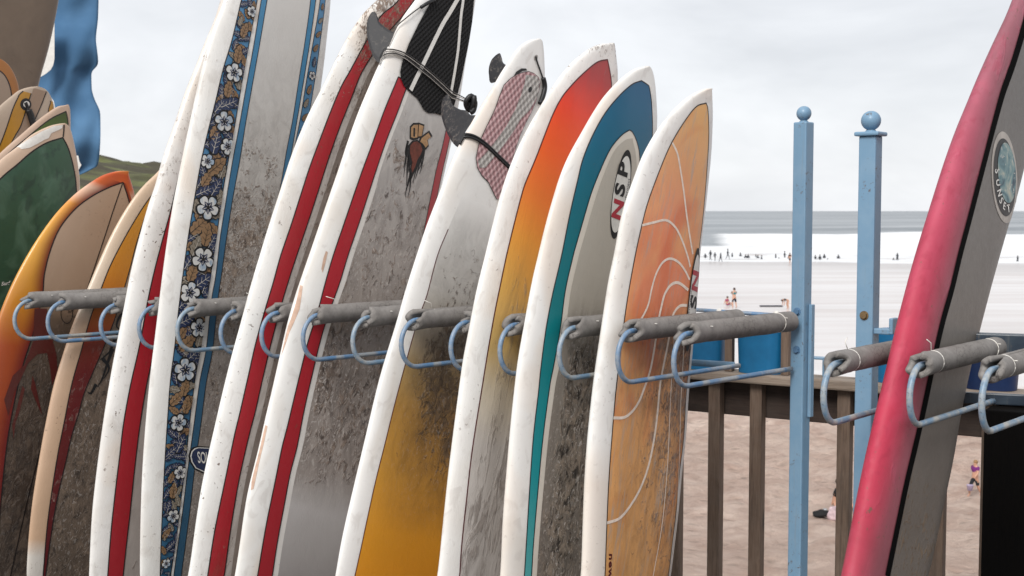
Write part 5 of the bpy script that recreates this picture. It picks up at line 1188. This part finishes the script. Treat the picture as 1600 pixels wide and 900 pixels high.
# ================================================================== people and things on the beach
SKIN = simple('skin', lin(196, 150, 126), .6, 20, .1)
def cloth_m(name, c): return simple(name, lin(*c), .85, 30, .25)
CL = {k: cloth_m(k, c) for k, c in dict(dark_wetsuit=(26, 28, 34), teal_top=(30, 120, 128), navy_shorts=(26, 30, 48), purple_top=(112, 36, 112), pink_suit=(150, 70, 96), hair_brown=(62, 44, 34), hair_fair=(150, 118, 82), black_coat=(16, 15, 17)).items()}
def skin_body(name, joints, edges, mat, parent, sub=1):
    me = bpy.data.meshes.new(name); me.from_pydata([j[0] for j in joints], edges, []); me.materials.append(mat)
    o = link(bpy.data.objects.new(name, me), parent); m = o.modifiers.new('skin', 'SKIN'); m.use_smooth_shade = True
    for v, j in zip(me.skin_vertices[0].data, joints): v.radius = (j[1], j[1]); v.use_root = False
    me.skin_vertices[0].data[0].use_root = True
    s = o.modifiers.new('round', 'SUBSURF'); s.levels = sub; s.render_levels = sub; return o
def person(loc, rot, H, pose, label, top, bottom, hair, group=None, skin=SKIN, name='person'):
    """pose gives the joints as fractions of the height; x right, y back, z up, facing -y"""
    root = tag(empty(name, loc), label, 'person', group); root.rotation_euler = (0, 0, rot)
    J = {k: Vector(v)*H for k, v in pose.items()}; r = lambda f: f*H
    names = ['pelvis', 'waist', 'chest', 'neck', 'head', 'crown', 'shl', 'ell', 'hal', 'shr', 'elr', 'har', 'hil', 'knl', 'anl', 'tol', 'hir', 'knr', 'anr', 'tor']
    rad = dict(pelvis=.075, waist=.068, chest=.082, neck=.034, head=.056, crown=.045, shl=.042, ell=.028, hal=.02, shr=.042, elr=.028, har=.02, hil=.058, knl=.038, anl=.024, tol=.02, hir=.058, knr=.038, anr=.024, tor=.02)
    ed = [('pelvis', 'waist'), ('waist', 'chest'), ('chest', 'neck'), ('neck', 'head'), ('head', 'crown'), ('chest', 'shl'), ('shl', 'ell'), ('ell', 'hal'), ('chest', 'shr'), ('shr', 'elr'), ('elr', 'har'), ('pelvis', 'hil'), ('hil', 'knl'), ('knl', 'anl'), ('anl', 'tol'), ('pelvis', 'hir'), ('hir', 'knr'), ('knr', 'anr'), ('anr', 'tor')]
    skin_body('body', [(J[n], r(rad[n])) for n in names], [(names.index(a), names.index(c_)) for a, c_ in ed], skin, root)
    tn = ['waist', 'chest', 'neck', 'shl', 'ell', 'shr', 'elr']; te = [('waist', 'chest'), ('chest', 'neck'), ('chest', 'shl'), ('shl', 'ell'), ('chest', 'shr'), ('shr', 'elr')]
    if top: 
        skin_body('top', [((J[n].lerp(J['chest'], .4) if n == 'neck' else J[n].lerp(J['sh'+n[2]], .3) if n.startswith('el') else J[n]), r(rad[n])*1.14) for n in tn], [(tn.index(a), tn.index(c_)) for a, c_ in te], top, root)
    bn = ['pelvis', 'waist', 'hil', 'knl', 'hir', 'knr']; be = [('pelvis', 'waist'), ('pelvis', 'hil'), ('hil', 'knl'), ('pelvis', 'hir'), ('hir', 'knr')]
    if bottom: skin_body('trousers', [(J[n].lerp(J['pelvis'], .5) if n == 'waist' else J[n], r(rad[n])*1.15) for n in bn], [(bn.index(a), bn.index(c_)) for a, c_ in be], bottom, root)
    hc = J['head'].lerp(J['crown'], .6)+Vector((0, .012*H, .004*H))
    bm = bmesh.new(); bmesh.ops.create_uvsphere(bm, u_segments=12, v_segments=8, radius=.062*H, matrix=Matrix.Translation(hc)); me = bpy.data.meshes.new('hair'); bm.to_mesh(me); bm.free(); me.materials.append(hair)
    me.polygons.foreach_set('use_smooth', [True]*len(me.polygons)); link(bpy.data.objects.new('hair', me), root)
    return root
STAND = dict(pelvis=(0, 0, .5), waist=(0, -.005, .6), chest=(0, 0, .73), neck=(0, 0, .83), head=(0, -.01, .89), crown=(0, 0, .95), shl=(-.1, 0, .79), ell=(-.14, .02, .64), hal=(-.15, -.04, .5), shr=(.1, 0, .79), elr=(.14, .02, .64), har=(.15, -.04, .5),
  hil=(-.055, 0, .48), knl=(-.07, -.03, .28), anl=(-.07, .02, .05), tol=(-.07, -.06, .02), hir=(.055, 0, .48), knr=(.07, -.03, .28), anr=(.07, .02, .05), tor=(.07, -.06, .02))
WALK = dict(STAND); WALK.update(knl=(-.06, -.12, .29), anl=(-.06, -.14, .05), tol=(-.06, -.22, .02), knr=(.06, .05, .27), anr=(.06, .18, .07), tor=(.06, .12, .02), ell=(-.13, .08, .65), hal=(-.13, .05, .52), elr=(.13, -.06, .65), har=(.13, -.16, .56))
HANDSUP = dict(STAND); HANDSUP.update(ell=(-.14, -.06, .70), hal=(-.05, -.12, .82), elr=(.14, -.06, .70), har=(.05, -.12, .82), anl=(-.12, .02, .05), knl=(-.10, -.02, .28), tol=(-.12, -.06, .02))
BEND = dict(STAND); BEND.update(waist=(0, -.09, .55), chest=(0, -.21, .57), neck=(0, -.30, .55), head=(0, -.35, .52), crown=(0, -.41, .50), shl=(-.1, -.25, .55), ell=(-.12, -.27, .38), hal=(-.1, -.30, .22), shr=(.1, -.25, .55), elr=(.12, -.27, .38), har=(.1, -.30, .22))
SIT = dict(pelvis=(0, 0, .09), waist=(0, .02, .19), chest=(0, 0, .32), neck=(0, -.02, .42), head=(0, -.04, .48), crown=(0, -.03, .54), shl=(-.1, 0, .38), ell=(-.15, -.04, .24), hal=(-.13, -.14, .14), shr=(.1, 0, .38), elr=(.15, .06, .24), har=(.16, .1, .08),
  hil=(-.06, -.02, .09), knl=(-.09, -.2, .2), anl=(-.08, -.38, .04), tol=(-.08, -.44, .05), hir=(.06, -.02, .09), knr=(.12, -.22, .08), anr=(.06, -.4, .04), tor=(.06, -.46, .06))
def on_sand(px, py): p = at_height(px, py, SAND); p.z = beach_z(p.x, p.y); return p
p = on_sand(1147, 482); H = 33*p.y/FPX
person(p, R(200), H, HANDSUP, 'person in teal top standing on the wet sand, arms raised to the head', CL['teal_top'], CL['navy_shorts'], CL['hair_brown'])
p = on_sand(1136, 478); person(p, R(120), 1.5, SIT, 'person in pink sitting on the wet sand left of the one in teal', CL['pink_suit'], CL['pink_suit'], CL['hair_brown'])
p = on_sand(1231, 483); person(p, R(-75), 1.5, BEND, 'person in dark top bending down to the wet sand beside the square-topped post', CL['dark_wetsuit'], None, CL['hair_brown'])
p = on_sand(1234, 412); person(p, R(10), 1.75, WALK, 'person in dark wetsuit walking on the shoreline sand beside the square-topped post', CL['dark_wetsuit'], CL['dark_wetsuit'], CL['hair_brown'])
p = on_sand(1523, 775); person(p, R(-60), 1.12, WALK, 'fair-haired child in purple and black wetsuit carrying a bucket across the sand', CL['purple_top'], CL['dark_wetsuit'], CL['hair_fair'])
bk = Vector((p.x-.2, p.y-.15, p.z+.22))
o = lathe('toy_bucket', bk, [(.07, 0), (.10, .16), (.105, .165), (.095, .16)], simple('lilac_plastic', lin(190, 176, 206), .4)); tag(o, 'pale lilac toy bucket in the hand of the child in purple', 'bucket')
p = on_sand(1308, 800); person(p, R(70), 1.7, SIT, 'person in black coat sitting on the sand, mostly hidden behind a fence baluster', CL['black_coat'], CL['black_coat'], CL['hair_brown'])
p = on_sand(1290, 810)
def blob(name, p, size, mat, label, cat, seed):
    bm = bmesh.new(); bmesh.ops.create_icosphere(bm, subdivisions=3, radius=.5)
    for v in bm.verts:
        v.co *= 1+.35*noise.noise(v.co*2.6+Vector((seed, 0, 0))); v.co.z = max(v.co.z, -.3)+.3; v.co = Vector((v.co.x*size[0], v.co.y*size[1], v.co.z*size[2]/.9))
    me = bpy.data.meshes.new(name); bm.to_mesh(me); bm.free(); me.materials.append(mat); me.polygons.foreach_set('use_smooth', [True]*len(me.polygons))
    o = link(bpy.data.objects.new(name, me)); o.location = p; return tag(o, label, cat)
blob('black_bag', on_sand(1284, 812), (.55, .3, .2), CL['black_coat'], 'flat black bag lying on the dry sand beside a silver can', 'bag', 1)
blob('beach_bag', on_sand(1303, 813), (.36, .3, .42), simple('pink_white_towel', lin(226, 200, 204), .9, 4, .5), 'pink and white towel bundle on the sand next to the black bag', 'towel', 5)
o = lathe('drink_can', on_sand(1289, 805), [(.05, 0), (.06, .01), (.06, .2), (.05, .215), (.045, .21)], simple('silver_can', lin(190, 190, 190), .35, 30, .1, .1, .001, .8)); tag(o, 'upright silver can on the dry sand behind the black bag', 'can')
p = on_sand(1205, 479)
bb = box('bodyboard', (0, 0, .06), (2.0, .5, .08), CL['navy_shorts'], None, 0, .03); bb.location = p; tag(bb, 'dark board lying flat on the wet sand between two bathers', 'bodyboard')
# bathers in the white water: one body, copied
proto = person((0, 0, 0), 0, 1.7, WALK, 'dark wetsuited bather standing in the white water', None, None, CL['hair_brown'], 'bathers in the white water', simple('grey_wetsuit', lin(48, 50, 56), .6))
dg = bpy.context.evaluated_depsgraph_get(); kids = []
for ch in list(proto.children):
    me = bpy.data.meshes.new_from_object(ch.evaluated_get(dg)); ch.modifiers.clear(); ch.data = me
rr = random.Random(3)
spots = [(1102, 402, 0), (1110, 405, 1), (1117, 406, 1), (1126, 408, 1), (1137, 404, 1), (1144, 400, 0), (1157, 399, 0), (1165, 401, 0), (1169, 402, 0), (1181, 400, 0), (1184, 402, 0), (1190, 403, 0), (1212, 402, 0), (1217, 403, 0), (1226, 401, 0), (1233, 403, 0),
  (1274, 403, 0), (1281, 404, 0), (1288, 402, 0), (1293, 404, 0), (1310, 402, 0), (1367, 403, 0), (1396, 405, 0), (1402, 405, 0), (1590, 407, 0)]
first = True
for (px, py, shore) in spots:
    if first: root = proto; first = False
    else:
        root = proto.copy(); link(root)
        for ch in proto.children: k = ch.copy(); link(k, root)
    py += 1.5
    g = at_height(px, py, SAND+.05); root.location = (g.x, g.y, SAND+.05-(0.0 if shore else rr.uniform(.55, 1.25))); root.rotation_euler = (0, 0, rr.uniform(0, 6.28)); s_ = rr.uniform(.85, 1.1); root.scale = (s_, s_, s_)
    if shore: root['label'] = 'dark wetsuited bather standing at the very edge of the white water'
